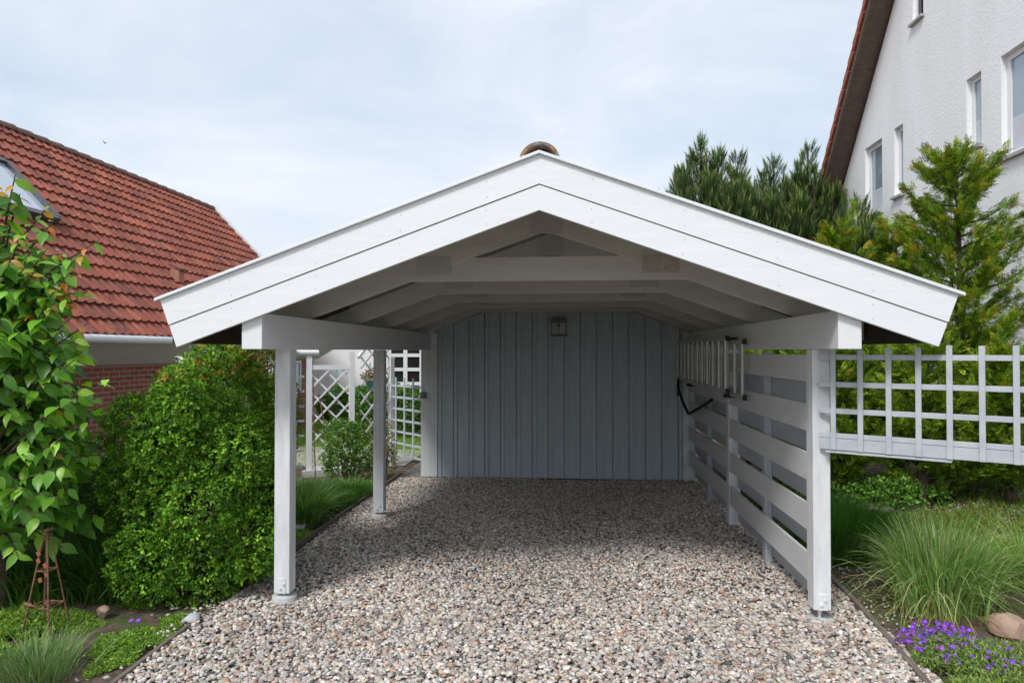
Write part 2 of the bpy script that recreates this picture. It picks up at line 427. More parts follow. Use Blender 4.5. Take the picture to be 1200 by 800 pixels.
def ico(sub):
    import bmesh
    bm = bmesh.new(); bmesh.ops.create_icosphere(bm, subdivisions=sub, radius=1)
    v = np.array([x.co[:] for x in bm.verts]); f = np.array([[q.index for q in p.verts] for p in bm.faces]); bm.free(); return v, f
PEB = [(.74, .72, .67), (.66, .64, .60), (.56, .54, .51), (.44, .42, .40), (.34, .33, .325), (.20, .20, .205), (.13, .13, .135), (.52, .40, .33), (.46, .30, .22), (.42, .24, .14), (.60, .52, .43)]
PW = [.10, .17, .18, .15, .08, .05, .03, .10, .055, .01, .06]
def stones(x0, x1, y0, y1, dens, sub, smin=.009, smax=.0225):
    n = int((x1 - x0) * (y1 - y0) * dens)
    tv, tf = ico(sub); nv = 24
    x = rng.uniform(x0, x1, n); y = rng.uniform(y0, y1, n)
    s = smin + (smax - smin) * rng.beta(1.6, 3, n)
    z = .004 + s * .45 + rng.uniform(0, .016, n) + .012 * np.sin(x * 2.3 + 1) * np.sin(y * 1.7)
    parts = []
    for k in range(nv):                         # a few stone shapes, each turned many ways
        bump = 1 + .22 * np.sin(tv @ rdir(1)[0] * 3 + k) + .14 * np.sin(tv @ rdir(1)[0] * 5 + 2 * k)
        sh = tv * bump[:, None]
        m = np.arange(n) % nv == k; c = m.sum()
        ax = rdir(c); ax[:, 2] *= .25; bx = np.c_[rng.normal(0, .18, c), rng.normal(0, .18, c), np.ones(c)]
        A = unit(ax); Sd = unit(np.cross(A, bx)); Nn = np.cross(Sd, A)
        a = s[m] * rng.uniform(.95, 1.35, c); bb = s[m] * rng.uniform(.7, 1., c); cc = s[m] * rng.uniform(.42, .7, c)
        Vv = (np.c_[x[m], y[m], z[m]][:, None] + A[:, None] * (sh[None, :, 0] * a[:, None])[..., None]
              + Sd[:, None] * (sh[None, :, 1] * bb[:, None])[..., None] + Nn[:, None] * (sh[None, :, 2] * cc[:, None])[..., None])
        F = (tf[None] + (np.arange(c) * len(tv))[:, None, None]).reshape(-1, 3)
        col = palette(c, PEB, PW, .14, .15) * np.array([.98, .94, .905])
        mac = .5 + .5 * np.sin(x[m] * 2.1 + 1.3 * np.sin(y[m] * .9)) * np.sin(y[m] * 1.3 + .8 * np.sin(x[m] * 1.7 + 2)); col = col * (.88 + .2 * mac)[:, None]
        parts.append((Vv.reshape(-1, 3), F, np.repeat(col[:, None], len(tv), 1).reshape(-1, 3)))
    return merge(parts)
V, F, C = merge([stones(-2.44, 2.38, 2.8, 5.6, 2700, 2), stones(-2.44, 2.38, 5.6, 10.38, 2500, 1),
                 stones(-2.9, -2.44, 3.4, 5.6, 60, 1), stones(2.4, 2.7, 3.6, 8, 260, 1, .007, .018), stones(2.6, 5.4, 6.3, 9.5, 260, 1, .007, .02), stones(-2.62, -2.4, 4.4, 5.5, 500, 1, .008, .018), stones(-2.56, -2.44, 6.5, 10, 300, 1)])
ri = V[:, 0] > 2.42
V[ri, 2] += gz(V[ri, 0], V[ri, 1])
o = np_mesh('gravel', V, F, M_STONE, col=C, smooth=True); tag(o, 'loose mixed grey, white and pinkish pebbles covering the driveway', 'gravel', kind='stuff')

def edging(name, pts, label, w=.022, h=.07):
    m = MB()
    for a, b2 in zip(pts[:-1], pts[1:]): m.bar(a, b2, w, h)
    o = m.build(name, M_BROWN, bevel=.003); tag(o, label, 'edging')
edging('timber_edging', [(-2.50, 6.15, .03), (-2.47, 8.1, .035), (-2.45, 10.5, .03)], 'thin weathered timber edging between gravel and grass bed, left under the carport')
edging('timber_edging', [(-2.42, 3.2, .02), (-2.47, 4.62, .02)], 'short weathered edging strip beside low green cover at front left of gravel', .03, .05)
edging('timber_edging', [(2.27, 4.1, .015), (2.38, 5.3, .02), (2.47, 6.9, .03)], 'half buried brown edging board right of the front right post', .035, .05)
sl = MB().obox((-2.86, 7.35, .05), (.16, .03, 0), (-.04, .2, 0), (0, 0, .02)).build('stepping_stone', M_CONC, bevel=.008); tag(sl, 'small pale flat stone slab in the bed beside the timber edging', 'stone slab')

lv_n = 60
xx = rng.uniform(-2.3, 2.3, lv_n); yy = 3.7 + 6.3 * rng.random(lv_n) ** .8
o = np_mesh('leaf_litter', *(lambda t: (t[0], t[1], tint_mat('dry_leaf')))(instances(np.array([(0, 0, 0), (.3, .5, .2), (.7, .4, .1), (1, 0, .3), (.7, -.4, .15), (.3, -.5, .2)], float), np.array([(0, 1, 2), (0, 2, 3), (0, 3, 4), (0, 4, 5)]), np.c_[xx, yy, np.full(lv_n, .05)], rng.normal(size=(lv_n, 3)) * [1, 1, .1], np.c_[rng.normal(0, .3, (lv_n, 2)), np.ones(lv_n)], rng.uniform(.02, .045, lv_n), rng.uniform(.015, .03, lv_n), np.ones((lv_n, 3)))), col=np.repeat(palette(lv_n, [(.30, .12, .04), (.2, .1, .05), (.36, .2, .08), (.22, .035, .02)]), 6, 0))
tag(o, 'few small dry brown leaves scattered over the pebbles', 'leaf litter', kind='stuff')
# lawn and white gravel patch behind the lattice
M_LAWN = surf('lawn_green', (.075, .13, .025), (.12, .18, .04), 5, .9, .02, 60)
lw = MB().add([(-16, 11.9, .012), (-2.4, 11.9, .012), (-2.4, 40, .012), (-16, 40, .012)], [(0, 1, 2, 3)]).build('lawn', M_LAWN); tag(lw, kind='structure')
M_PALEG = surf('pale_gravel_path', (.36, .32, .29), (.50, .46, .42), 30, .9, .01, 60)
lw = MB().add([(-6.0, 10.9, .018), (-2.6, 11.4, .018), (-2.6, 13.2, .018), (-6.0, 13.6, .018)], [(0, 1, 2, 3)]).build('gravel_path', M_PALEG); tag(lw, kind='structure')

# ------------------------------------------------------------------ carport
SL = .3605
def zl(x, z0): return z0 - SL * abs(x)
carport = thing('carport', 'white timber carport with wide gabled front over a gravel drive', 'carport', (0, 4.6, 0))
for sx in (-1, 1):
    x0, x1 = sorted((sx * 1.945, sx * 2.092))
    MB().box(x0, x1, 4.61, 10.40, 1.972, 2.225).build('beam', M_BEAM, carport, bevel=.004)
def post(xc, y0, z0=.098, z1=1.97, foot=True, mat=None):
    w = .061
    p = MB().box(xc - w, xc + w, y0, y0 + 2 * w, z0, z1).build('post', mat or M_POST, carport, bevel=.005)
    if foot:
        yc = y0 + w
        m = MB().tube([(xc, yc, .0), (xc, yc, z0 + .004)], .011, 10)
        m.box(xc - .012 - .016, xc + .034, y0 - .006, y0 - .0005, z0 + .002, z0 + .115)
        for bx, bz in ((-.008, .04), (.018, .075)): m.tube([(xc + bx, y0 - .018, z0 + bz), (xc + bx, y0, z0 + bz)], .009, 8)
        m.build('post_bracket', M_POST, p)
        MB().lathe((xc, yc, 0), [(.0, .075 if xc < 0 else .03), (.088, .072 if xc < 0 else .028), (.095, .06 if xc < 0 else .02), (.095, -.05)], 24).build('concrete_foot', M_CONC, p)
    return p
post(-2.008, 5.1); post(-2.008, 7.74); post(2.008, 5.1); post(2.008, 7.74, .04, foot=False)
# trusses
for i, ty in enumerate((4.66, 5.74, 7.02, 8.22, 9.30, 10.34)):
    t = .03; m = MB(); hv = .20; z0 = 2.97
    for sx in (-1, 1):
        m.prism([(0, z0), (0, z0 + hv), (sx * 2.56, z0 + hv - SL * 2.56), (sx * 2.56, z0 - SL * 2.56)], 'y', ty - t + sx * .0012, ty + t + sx * .0012)
    if i:
        zb, zt = 2.55, 2.75
        xb = (z0 - zb) / SL; xt = (z0 - zt) / SL
        m.prism([(-xb - .05, zb), (-xt - .28, zt), (xt + .28, zt), (xb + .05, zb)], 'y', ty - t + .0035, ty + t - .0035)
        0 and m.prism([(-.36, z0 - .10), (0, z0 + .03), (.36, z0 - .10), (.28, z0 - .16), (0, z0 - .045), (-.28, z0 - .16)], 'y', ty - t + .006, ty + t - .006) if i < 2 else None
    tr = m.build('roof_truss', M_TRUSS, carport, bevel=.003)
    if i:
        a = math.atan(SL)
        for cx, w, h in ((-.95, .15, .075), (.95, .15, .075), (0, .14, .10)):
            c = (cx, ty - t - .004, 2.68 if cx else 3.04)
            m2 = MB().box(c[0] - w, c[0] + w, c[1] - .0015, c[1] + .0015, c[2] - h, c[2] + h)
            for px in np.arange(-w + .02, w - .005, .034):
                for j, pz in enumerate(np.arange(-h + .02, h - .005, .03)):
                    ox = .014 if j % 2 else 0
                    m2.tube([(c[0] + px + ox, c[1] - .0045, c[2] + pz), (c[0] + px + ox, c[1], c[2] + pz)], .0038, 5)
            m2.build('nail_plate', M_PLATE_R if (cx > 0 and i == 1) else M_PLATE, tr)
# roof boards (deck)
for sx in (-1, 1):
    m = MB(); y = 4.605
    while y < 13.15:
        pass; y2 = 13.2; break
    m.prism([(0, 3.172), (0, 3.192), (sx * 2.60, 3.192 - SL * 2.6), (sx * 2.60, 3.172 - SL * 2.6)], 'y', 4.612, 13.2)
    m.build('roof_deck', M_DECK, carport)
    xa, xb = sorted((sx * 2.575, sx * 2.605))
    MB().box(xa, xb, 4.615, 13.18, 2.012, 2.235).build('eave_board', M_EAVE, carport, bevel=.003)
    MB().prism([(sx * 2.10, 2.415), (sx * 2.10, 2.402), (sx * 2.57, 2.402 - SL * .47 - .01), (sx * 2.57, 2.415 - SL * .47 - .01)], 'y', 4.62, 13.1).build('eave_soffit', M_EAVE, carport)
# fascia: two lapped boards each side
tn = Vector((1, 0, -SL)).normalized()
for sx in (-1, 1):
    c = math.sqrt(1 + SL * SL); k = SL / (c * c)
    def quad(d0, d1, half):
        # vertical offsets below the top line; ends cut square to the slope
        e0 = half - d0 * k; e1 = half - d1 * k
        return [(0, 3.277 - d0), (0, 3.277 - d1), (sx * e1, 3.277 - d1 - SL * e1), (sx * e0, 3.277 - d0 - SL * e0)]
    gap = sx * .0001
    q1 = quad(0, .196, 2.664); q2 = quad(.203, .372, 2.664)
    q1 = [(x if abs(x) > .01 else gap, z) for x, z in q1]; q2 = [(x if abs(x) > .01 else gap, z) for x, z in q2]
    MB().prism(q1, 'y', 4.56, 4.588).build('fascia_board', M_FASCIA, carport)
    MB().prism(q2, 'y', 4.567, 4.602).build('fascia_board', M_FASCIA, carport)
    m = MB()
    for q_ in np.arange(.35, 2.5, .6):
        for dv in (.05, .155, .245, .335):
            px_, pz_ = sx * (q_ + random.uniform(-.01, .01)), 3.277 - dv - SL * q_
            yf = 4.5598 if dv < .2 else 4.5668
            m.tube([(px_, yf - .0006, pz_), (px_, yf + .001, pz_)], .0042, 8)
    m.build('nail_heads', surf('painted_nail', (.62, .62, .61), (.42, .36, .32), 60, .5), carport)['kind'] = 'stuff'
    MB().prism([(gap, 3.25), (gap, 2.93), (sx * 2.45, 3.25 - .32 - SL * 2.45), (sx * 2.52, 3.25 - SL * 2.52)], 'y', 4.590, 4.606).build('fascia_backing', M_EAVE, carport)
    MB().prism([(gap, 3.279), (gap, 3.300), (sx * 2.695, 3.300 - SL * 2.695), (sx * 2.695, 3.279 - SL * 2.695)], 'y', 4.535, 4.66).build('verge_trim', M_FASCIA, carport, bevel=.002)
# roof tiles (seen from above only) and ridge tiles
def tile_slope(p_top, down, along, nrow, ncol, tw, tl, rise=.032, roll=.028, cols=None):
    """corrugated overlapping tiles: p_top top corner, down/along unit vectors"""
    p_top, down, along = map(lambda a: np.array(a, float), (p_top, down, along))
    nrm = np.cross(along, down); nrm /= np.linalg.norm(nrm)
    if nrm[2] < 0: nrm = -nrm
    ns = 8; u = np.arange(ncol * ns + 1) / ns
    ph = 2 * np.pi * (u % 1)
    prof = roll * (np.maximum(0, np.cos(ph)) ** .8 - .35 * np.maximum(0, -np.cos(ph)))
    Vs, Fs, Cs, base = [], [], [], 0
    tcol = palette(nrow * (ncol + 1), cols, jit=.10).reshape(nrow, ncol + 1, 3)
    for r in range(nrow):
        jl = rng.normal(0, .0035, ncol + 1)[np.floor(u + .25).astype(int) % (ncol + 1)]
        rows = [(r * tl, 0.0), ((r + 1) * tl + .004, rise), ((r + 1) * tl + .004, rise - .03)]
        for d, h in rows:
            P = p_top + down * (d + (jl[:, None] if h > 0 else 0)) + along * (u * tw)[:, None] + nrm * (h + prof + (jl * .8 if h > 0 else 0))[:, None]
            Vs.append(P); Cs.append(tcol[r][np.floor(u + .25).astype(int) % (ncol + 1)])
        n = len(u); i = np.arange(n - 1)
        for a in (0, 1):
            Fs.append(np.c_[base + a * n + i, base + a * n + i + 1, base + (a + 1) * n + i + 1, base + (a + 1) * n + i])
        base += 3 * n
    return np.concatenate(Vs), np.concatenate(Fs), np.concatenate(Cs)
REDS = [(.30, .078, .043), (.265, .07, .04), (.325, .096, .055), (.225, .063, .042)]
for sx in (-1, 1):
    V, F, C = tile_slope((sx * .02, 4.67, 3.215), (sx * .9408, 0, -.3391), (0, 1, 0), 8, 34, .25, .345, .02, .02, REDS)
    np_mesh('roof_tiles', V, F, M_ROOF, carport, col=C)
def half_round(m, a, b2, r, th, n=14):
    a, b2 = Vector(a), Vector(b2); d = (b2 - a).normalized(); sd = d.cross(Vector((0, 0, 1))).normalized(); up = sd.cross(d)
    vs = []
    for p, k in ((a, 1.06), (b2, .94)):
        for rr in (r * k, r * k - th):
            for i in range(n + 1):
                t = math.pi * i / n
                vs.append(p + sd * math.cos(t) * rr + up * math.sin(t) * rr)
    N1 = n + 1; fs = []
    for i in range(n):
        fs += [(i, i + 1, 2 * N1 + i + 1, 2 * N1 + i), (N1 + i, 3 * N1 + i, 3 * N1 + i + 1, N1 + i + 1),
               (i, N1 + i, N1 + i + 1, i + 1), (2 * N1 + i, 2 * N1 + i + 1, 3 * N1 + i + 1, 3 * N1 + i)]
    fs += [(0, 2 * N1, 3 * N1, N1), (n, N1 + n, 3 * N1 + n, 2 * N1 + n)]
    m.add(vs, fs, False)
for k in range(22):
    m = MB(); half_round(m, (0, 4.60 + k * .39, 3.235), (0, 4.60 + k * .39 + .42, 3.225), .134, .02); m.build('ridge_tile', M_LICHEN, carport)

# ------------------------------------------------------------------ shed at the back of the carport
shed = thing('garden_shed', 'blue grey vertically boarded shed wall closing the back of the carport', 'shed', (0, 10.42, 0))
ZU = 2.955
def topcut(xa, xb, y0, y1, z0, m):
    pts = [(xa, z0), (xb, z0), (xb, ZU - SL * abs(xb))]
    if xa < 0 < xb: pts.append((0, ZU))
    pts.append((xa, ZU - SL * abs(xa)))
    m.prism(pts, 'y', y0, y1)
m = MB(); topcut(-1.9, 1.9, 10.452, 10.48, .0, m); 
m.build('wall', M_SHED, shed)
m = MB(); x = -1.827
while x < 1.86:
    xe = min(x + .226, 1.87)
    dz = random.uniform(0, .008)
    topcut(x, min(x + .050, xe), 10.398, 10.45, .022 + dz, m)
    if x + .06 < xe: topcut(x + .0505, xe, 10.418, 10.45, .022 + dz, m)
    x += .243
m.build('cladding', M_SHED, shed, bevel=.0015)
m = MB(); m.box(-2.10, -1.965, 10.405, 10.46, .02, 2.2).box(-1.963, -1.84, 10.395, 10.45, .025, 2.24); m.build('corner_trim', M_TRIM, shed, bevel=.003)
m = MB(); m.box(1.876, 1.97, 10.392, 10.45, .02, 2.25).box(1.972, 2.09, 10.375, 10.45, .02, 1.968); m.build('corner_trim', M_TRIM, shed, bevel=.003)
m = MB()
for sx in (-1, 1):
    xa, xb = sorted((sx * 2.06, sx * 2.10)); m.box(xa, xb, 10.462, 13.0, .02, 2.2)
topcut(-2.055, 2.055, 12.96, 13.0, .02, m)
m.build('side_walls', M_SHED, shed)
m = MB().box(-1.85, 1.87, 10.44, 10.5, -.02, .018).build('base_gap', M_BLACK, shed)

lamp = thing('wall_lamp', 'square grey lantern lamp high on the blue grey shed wall', 'lamp', (.028, 10.41, 2.31))
m = MB().box(-.085, .14, 10.35, 10.41, 2.20, 2.40); m.build('lamp_body', M_LAMP, lamp, bevel=.006)
m = MB().box(-.11, .165, 10.31, 10.41, 2.405, 2.43).box(-.08, .135, 10.33, 10.41, 2.4305, 2.455); m.build('lamp_cap', M_LAMP, lamp, bevel=.004)
MB().box(-.11, .165, 10.32, 10.41, 2.178, 2.197).build('lamp_base', M_LAMP, lamp, bevel=.004)
MB().box(-.07, .125, 10.335, 10.349, 2.22, 2.385).build('lamp_glass', surf('frosted_lamp_glass', (.33, .33, .31), rough=.2), lamp)
MB().box(.02, .036, 10.318, 10.334, 2.215, 2.38).box(.004, .05, 10.318, 10.334, 2.325, 2.365).build('lamp_ornament', M_LAMP, lamp)
sk = thing('power_socket', 'small grey outdoor socket box on the white corner trim of the shed', 'socket', (-2.05, 10.4, 1.28))
MB().box(-2.09, -2.01, 10.345, 10.404, 1.235, 1.325).build('socket_box', surf('grey_plastic', (.22, .25, .29), rough=.4), sk, bevel=.006)
MB().box(-2.086, -2.014, 10.332, 10.344, 1.25, 1.32).build('socket_lid', surf('grey_plastic_lid', (.16, .18, .21), rough=.35), sk, bevel=.004)
MB().tube([(-2.05, 10.39, 1.325), (-2.05, 10.39, 1.36)], .009, 8).build('cable', M_STEEL, sk)

# ------------------------------------------------------------------ slatted side screen
scr = thing('slatted_screen', 'white horizontal board screen with staggered grey outer boards on the right side', 'screen', (2.0, 5.2, 0))
INZ = [(1.733, 1.931), (1.367, 1.569), (1.004, 1.209), (.635, .834), (.262, .472)]
for (a, b2) in INZ:
    MB().box(1.953, 1.975, 5.224, 7.738, a, b2).build('slat', M_SLAT, scr, bevel=.003)
    MB().box(1.953, 1.975, 7.864, 10.37, a, b2).build('slat', M_SLAT, scr, bevel=.003)
for (a, b2) in [(1.55, 1.755), (1.185, 1.39), (.82, 1.025), (.455, .66), (.09, .295)]:
    MB().box(2.046, 2.067, 5.224, 7.738, a, b2).build('slat', M_OSLAT, scr, 'grey outer slat', bevel=.003)
    MB().box(2.046, 2.067, 7.864, 10.37, a, b2).build('slat', M_OSLAT, scr, 'grey outer slat', bevel=.003)
for y in (6.44, 9.08):
    MB().box(1.978, 2.043, y, y + .09, .0, 1.955).build('upright', M_OSLAT, scr, bevel=.004)
MB().box(1.952, 2.066, 5.2235, 5.25, .2, 1.93).build('edge_batten', M_SLAT, scr)

# ------------------------------------------------------------------ ladder hung on the screen
lad = thing('ladder', 'aluminium ladder in two sections hung sideways under the right beam', 'ladder', (1.8, 8.7, 1.8))
for xs, ya, yb, zt, nr in ((1.79, 7.16, 10.28, 2.09, 11), (1.875, 6.82, 9.95, 2.05, 11)):
    m = MB()
    for z in (zt, zt - .54): m.box(xs - .013, xs + .013, ya - .06, yb + .04, z - .022, z + .022)
    m.build('rail', M_ALU, lad, bevel=.004)
    for k in range(nr):
        y = ya + (yb - ya) * k / (nr - 1)
        MB().tube([(xs, y, zt - .52), (xs, y, zt - .02)], .019, 10).build('rung', M_ALU, lad)
    for z in (zt, zt - .54):
        MB().box(xs - .018, xs + .018, ya - .10, ya - .058, z - .027, z + .027).build('end_cap', M_BLACK, lad, bevel=.005)
for yy in (7.3, 9.6):
    for zz in (1.47, 2.06): MB().box(1.80, 1.95, yy, yy + .03, zz, zz + .04).build('wall_hook', M_BLACK, lad)
MB().tube([(1.80, 10.33, 1.33), (1.80, 10.33, 2.3)], .018, 10).build('telescopic_tube', M_ALU, lad)
MB().tube([(1.80, 10.33, 1.30), (1.80, 10.33, 1.37)], .026, 10).build('rubber_foot', M_BLACK, lad)
MB().tube([(1.78, 10.15, 1.57), (1.76, 10.1, 1.42), (1.77, 9.75, 1.25), (1.78, 9.35, 1.12), (1.79, 9.32, 1.12), (1.85, 9.0, 1.22), (1.93, 8.55, 1.36)], .021, 6).build('strap', M_BLACK, lad)

# ------------------------------------------------------------------ elevated trellis balustrade on the right
tre = thing('trellis_railing', 'weathered grey white square trellis railing fixed to the right front post', 'trellis', (2.03, 5.05, 0))
D = Vector((.8413, -.5406, 0)); A0 = Vector((2.01, 5.075, 0)); Nn = Vector((-.5406, -.8413, 0))
def TP(t, z, o=0): return A0 + D * t + Nn * o + Vector((0, 0, z))
for k in range(11):
    t = .075 + .174 * k
    MB().bar(TP(t, 1.262, .030), TP(t, 1.985 + (.01 if k > 3 else 0) + random.uniform(-.004, .004), .030), .034, .016, up=Nn).build('upright', M_TREL, tre, bevel=.002)
for z in (1.915, 1.722, 1.535):
    MB().bar(TP(-.022, z, .012), TP(1.9, z, .012), .018, .036).build('rail', M_TREL, tre, bevel=.002)
m = MB().bar(TP(-.022, 1.362, .012), TP(1.9, 1.362, .012), .018, .034).bar(TP(-.022, 1.302, .010), TP(1.9, 1.302, .010), .018, .08)
m.build('bottom_board', M_TREL, tre, bevel=.002)
MB().bar(TP(.02, 1.247, -.03), TP(.78, 1.247, -.03), .12, .014).build('ledge', M_TREL, tre, bevel=.002)
MB().bar(TP(1.93, 0, -.03), TP(1.93, 1.95, -.03), .08, .08, up=(1, 0, 0)).build('end_post', M_TREL, tre, bevel=.004)

# ------------------------------------------------------------------ lattice screens behind the bed (left)
def lattice(name, a, b2, z0, z1, kind, label, arch=0, dense=.17, endposts=(1, 1), mat=None, group='white lattice screens at the back of the bed'):
    a, b2 = Vector((*a, 0)), Vector((*b2, 0)); d = (b2 - a); L = d.length; d.normalize(); n = Vector((d.y, -d.x, 0))
    t = thing(name, label, 'trellis', (a.x, a.y, 0), group)
    def Q(s, z, o=0): return a + d * s + n * o + Vector((0, 0, z))
    zt = lambda s: z1 + arch * (1 - (1 - min(1, s / (L * .999))) ** 2) if arch else z1
    for e, s in zip(endposts, (0, L)):
        if e: MB().bar(Q(s, 0), Q(s, e if e > 1 else z1 + .02), .085, .075, up=n).build('post', M_LATT, t, bevel=.003)
    mt = mat or M_LATT; i0, i1 = .045, L - .045
    if kind == 'diamond':
        m = MB()
        for sg, off in ((1, .010), (-1, -.010)):
            c = -4.0
            while c < 6:
                # line z = z0 + sg*(s) + c  clipped to the frame
                pts = []
                S_ = np.linspace(i0, i1, 60)
                zz = z0 + sg * S_ * 1.05 + c
                ok = (zz > z0) & (zz < np.array([zt(s) for s in S_]))
                if ok.sum() > 2:
                    s0, s1 = S_[ok][0], S_[ok][-1]; m.bar(Q(s0, z0 + sg * s0 * 1.05 + c, off), Q(s1, z0 + sg * s1 * 1.05 + c, off), .014, .028)
                c += dense
        m.build('lattice', mt, t)
        m = MB().bar(Q(i0, z0), Q(i1, z0), .04, .05)
        if arch:
            sp = np.linspace(0, L, 8)
            for s0, s1 in zip(sp[:-1], sp[1:]): m.bar(Q(s0, zt(s0)), Q(s1 + .01, zt(s1)), .04, .045)
        else: m.bar(Q(i0, z1), Q(i1, z1), .045, .07)
        m.build('frame', M_LATT, t)
    else:
        m = MB(); s = .16
        while s < L - .04: m.bar(Q(s, z0, .012), Q(s, z1 + .1, .012), .032, .016, up=n); s += .27
        z = z0 + .02
        while z < z1 + .03: m.bar(Q(.0, z, -.006), Q(L, z, -.006), .018, .032); z += dense
        m.build('lattice', mt, t)
    return t
lattice('lattice_screen', (-4.75, 9.2), (-3.93, 10.33), .16, 1.62, 'square', 'square grid lattice panel at the left end beside the brick house', endposts=(1, 0), mat=M_LATTG, dense=.23)
lattice('lattice_screen', (-3.88, 10.4), (-3.30, 10.72), .12, 1.70, 'diamond', 'low flat topped diamond lattice panel between the post and pot', endposts=(1.95, 1.95), dense=.29)
lattice('lattice_screen', (-3.22, 10.8), (-2.82, 11.35), .12, 1.85, 'diamond', 'tall arched diamond lattice panel behind the rear left post', arch=.4, endposts=(0, 1.85), dense=.29)
lattice('lattice_screen', (-2.80, 11.3), (-2.12, 10.62), .22, 1.42, 'square', 'square grid lattice panel joining the shed corner', endposts=(0, 0), mat=M_LATTG, dense=.19)
MB().bar((-3.95, 10.3, .05), (-3.2, 10.72, .05), .12, .10).build('lattice_plinth', M_CONC); tag(bpy.data.objects['lattice_plinth'], 'white plinth under the diamond lattice panels', 'plinth')

pg = thing('garden_pergola', 'white garden pergola with curved brace rising behind the boxwood', 'pergola', (-5.1, 9.0, 0))
m = MB().box(-5.16, -5.06, 8.95, 9.05, 0, 1.86).box(-4.52, -4.44, 10.35, 10.43, 0, 1.9); m.build('post', M_LATT, pg, bevel=.004)
MB().bar((-5.25, 9.0, 1.85), (-4.55, 9.5, 1.87), .05, .07).bar((-4.95, 9.15, 1.965), (-4.0, 10.2, 1.985), .05, .05).build('rail', M_LATT, pg, bevel=.003)
cv = [(-5.11 + .55 * s, 9.0 + .25 * s, 1.55 + .38 * math.sin(s * math.pi / 2)) for s in np.linspace(0, 1, 9)]
m = MB()
for a, b2 in zip(cv[:-1], cv[1:]): m.bar(a, b2, .05, .07)
m.build('curved_brace', M_LATT, pg)
MB().tube([(-4.3, 10.1, 1.93), (-3.75, 10.45, 1.93)], .045, 12).build('roller', M_WPLASTIC, pg)

# ------------------------------------------------------------------ left brick house with red tiled roof
lh = thing('brick_house', 'low red brick house with a large red tiled roof on the left', 'house', (-8, 10, 0))
YN, YF = 2.5, 18.0; XE, ZE, XR, ZR = -6.02, 2.17, -9.68, 5.90
m = MB().prism([(YN, 0), (YF - .35, 0), (YF - .35, 1.78), (YN, 1.78)], 'x', -6.85, -6.62)
m.prism([(-6.86, 0), (-6.86, 2.2), (-9.68, 5.6), (-13.2, 2.1), (-13.2, 0)], 'y', YF - .6, YF - .36)
m.prism([(-6.86, 0), (-6.86, 2.2), (-9.68, 5.6), (-13.2, 2.1), (-13.2, 0)], 'y', YN, YN + .25)
m.build('wall', M_BRICK, lh)
dn = np.array([XE - XR, 0, ZE - ZR]); ln = np.linalg.norm(dn); dn /= ln
nrow = 17; V, F, C = tile_slope((XR, YN, ZR + .0), dn, (0, 1, 0), nrow, 86, .18, ln / nrow, .040, .024, REDS)
rf = np_mesh('roof', V, F, M_ROOF, lh, col=C)
MB().add([(XR, YN, ZR - .1), (XR, YF, ZR - .1), (-13.4, YF, 2.1), (-13.4, YN, 2.1)], [(0, 1, 2, 3)]).add([(XR, YN, ZR - .06), (XR, YF, ZR - .06), (XE, YF, ZE - .06), (XE, YN, ZE - .06)], [(0, 1, 2, 3)]).build('roof_underlay', M_DKTILE, lh)
k = 0; y = YN
while y < YF - .05:
    m = MB(); half_round(m, (XR, y + .40, ZR - .045), (XR, y, ZR - .055), .12, .02, 8); m.build('ridge_tile', M_DKTILE, rf); y += .38
MB().bar((XR, YF + .03, ZR + .02), (XE + .02, YF + .03, ZE + .02), .05, .16).build('verge_board', M_WPLASTIC, lh)
m = MB().tube([(XE + .02, YN, ZE - .05), (XE + .02, YF + .05, ZE - .05)], .062, 12); m.build('gutter', M_WPLASTIC, lh)
MB().add([(XE - .03, YN, ZE - .09), (XE - .03, YF, ZE - .09), (-6.62, YF, 1.75), (-6.62, YN, 1.75), (XE - .03, YN, ZE - .07), (XE - .03, YF, ZE - .07), (-6.62, YF, 1.79), (-6.62, YN, 1.79)],
         [(0, 1, 2, 3), (4, 7, 6, 5), (0, 4, 5, 1), (2, 6, 7, 3), (1, 5, 6, 2), (0, 3, 7, 4)]).build('soffit', M_SOFFIT, lh)
def win_x(parent, X, y0, y1, z0, z1, sgn, mg, fr=.06, mull=(), blind=0, reveal=.0, sill=False, mf=None):
    """window in a wall whose outside faces sgn*x"""
    mf = mf or M_WPLASTIC
    xa, xb = sorted((X - sgn * reveal, X - sgn * (reveal - .05)))
    m = MB()
    m.box(xa, xb, y0, y0 + fr, z0, z1).box(xa, xb, y1 - fr, y1, z0, z1).box(xa, xb, y0 + fr, y1 - fr, z0, z0 + fr).box(xa, xb, y0 + fr, y1 - fr, z1 - fr, z1)
    for mm in mull: m.box(xa, xb, mm - fr * .4, mm + fr * .4, z0 + fr, z1 - fr)
    w = m.build('window', mf, parent, bevel=.004)
    xg = X - sgn * (reveal - .02)
    MB().box(*sorted((xg - .004, xg + .004)), y0 + fr - .005, y1 - fr + .005, z0 + fr - .005, z1 - fr + .005).build('pane', mg, w)
    if blind:
        xg2 = xg + sgn * .006; m = MB(); zz = z0 + fr
        while zz < z0 + fr + (z1 - z0) * blind:
            m.box(*sorted((xg2, xg2 + sgn * .003)), y0 + fr, y1 - fr, zz, zz + .022); zz += .025
        m.build('blind', M_BLIND, w)
    if sill:
        xs = sorted((X - sgn * (reveal - .02), X + sgn * .07)); MB().box(*xs, y0 - .04, y1 + .04, z0 - .05, z0 - .005).build('sill', surf('grey_sill', (.4, .4, .4), rough=.6), w)
    return w
win_x(lh, -6.62, 15.6, 16.7, .9, 1.72, 1, M_GLASS, reveal=-.01)
win_x(lh, -6.62, 12.6, 14.25, .7, 1.72, 1, M_GLASS, mull=(13.4,), reveal=-.01)
for yy in (14.28, 15.45): MB().box(-6.62, -6.40, yy, yy + .10, .0, 1.76).build('corner_board', M_WPLASTIC, lh)
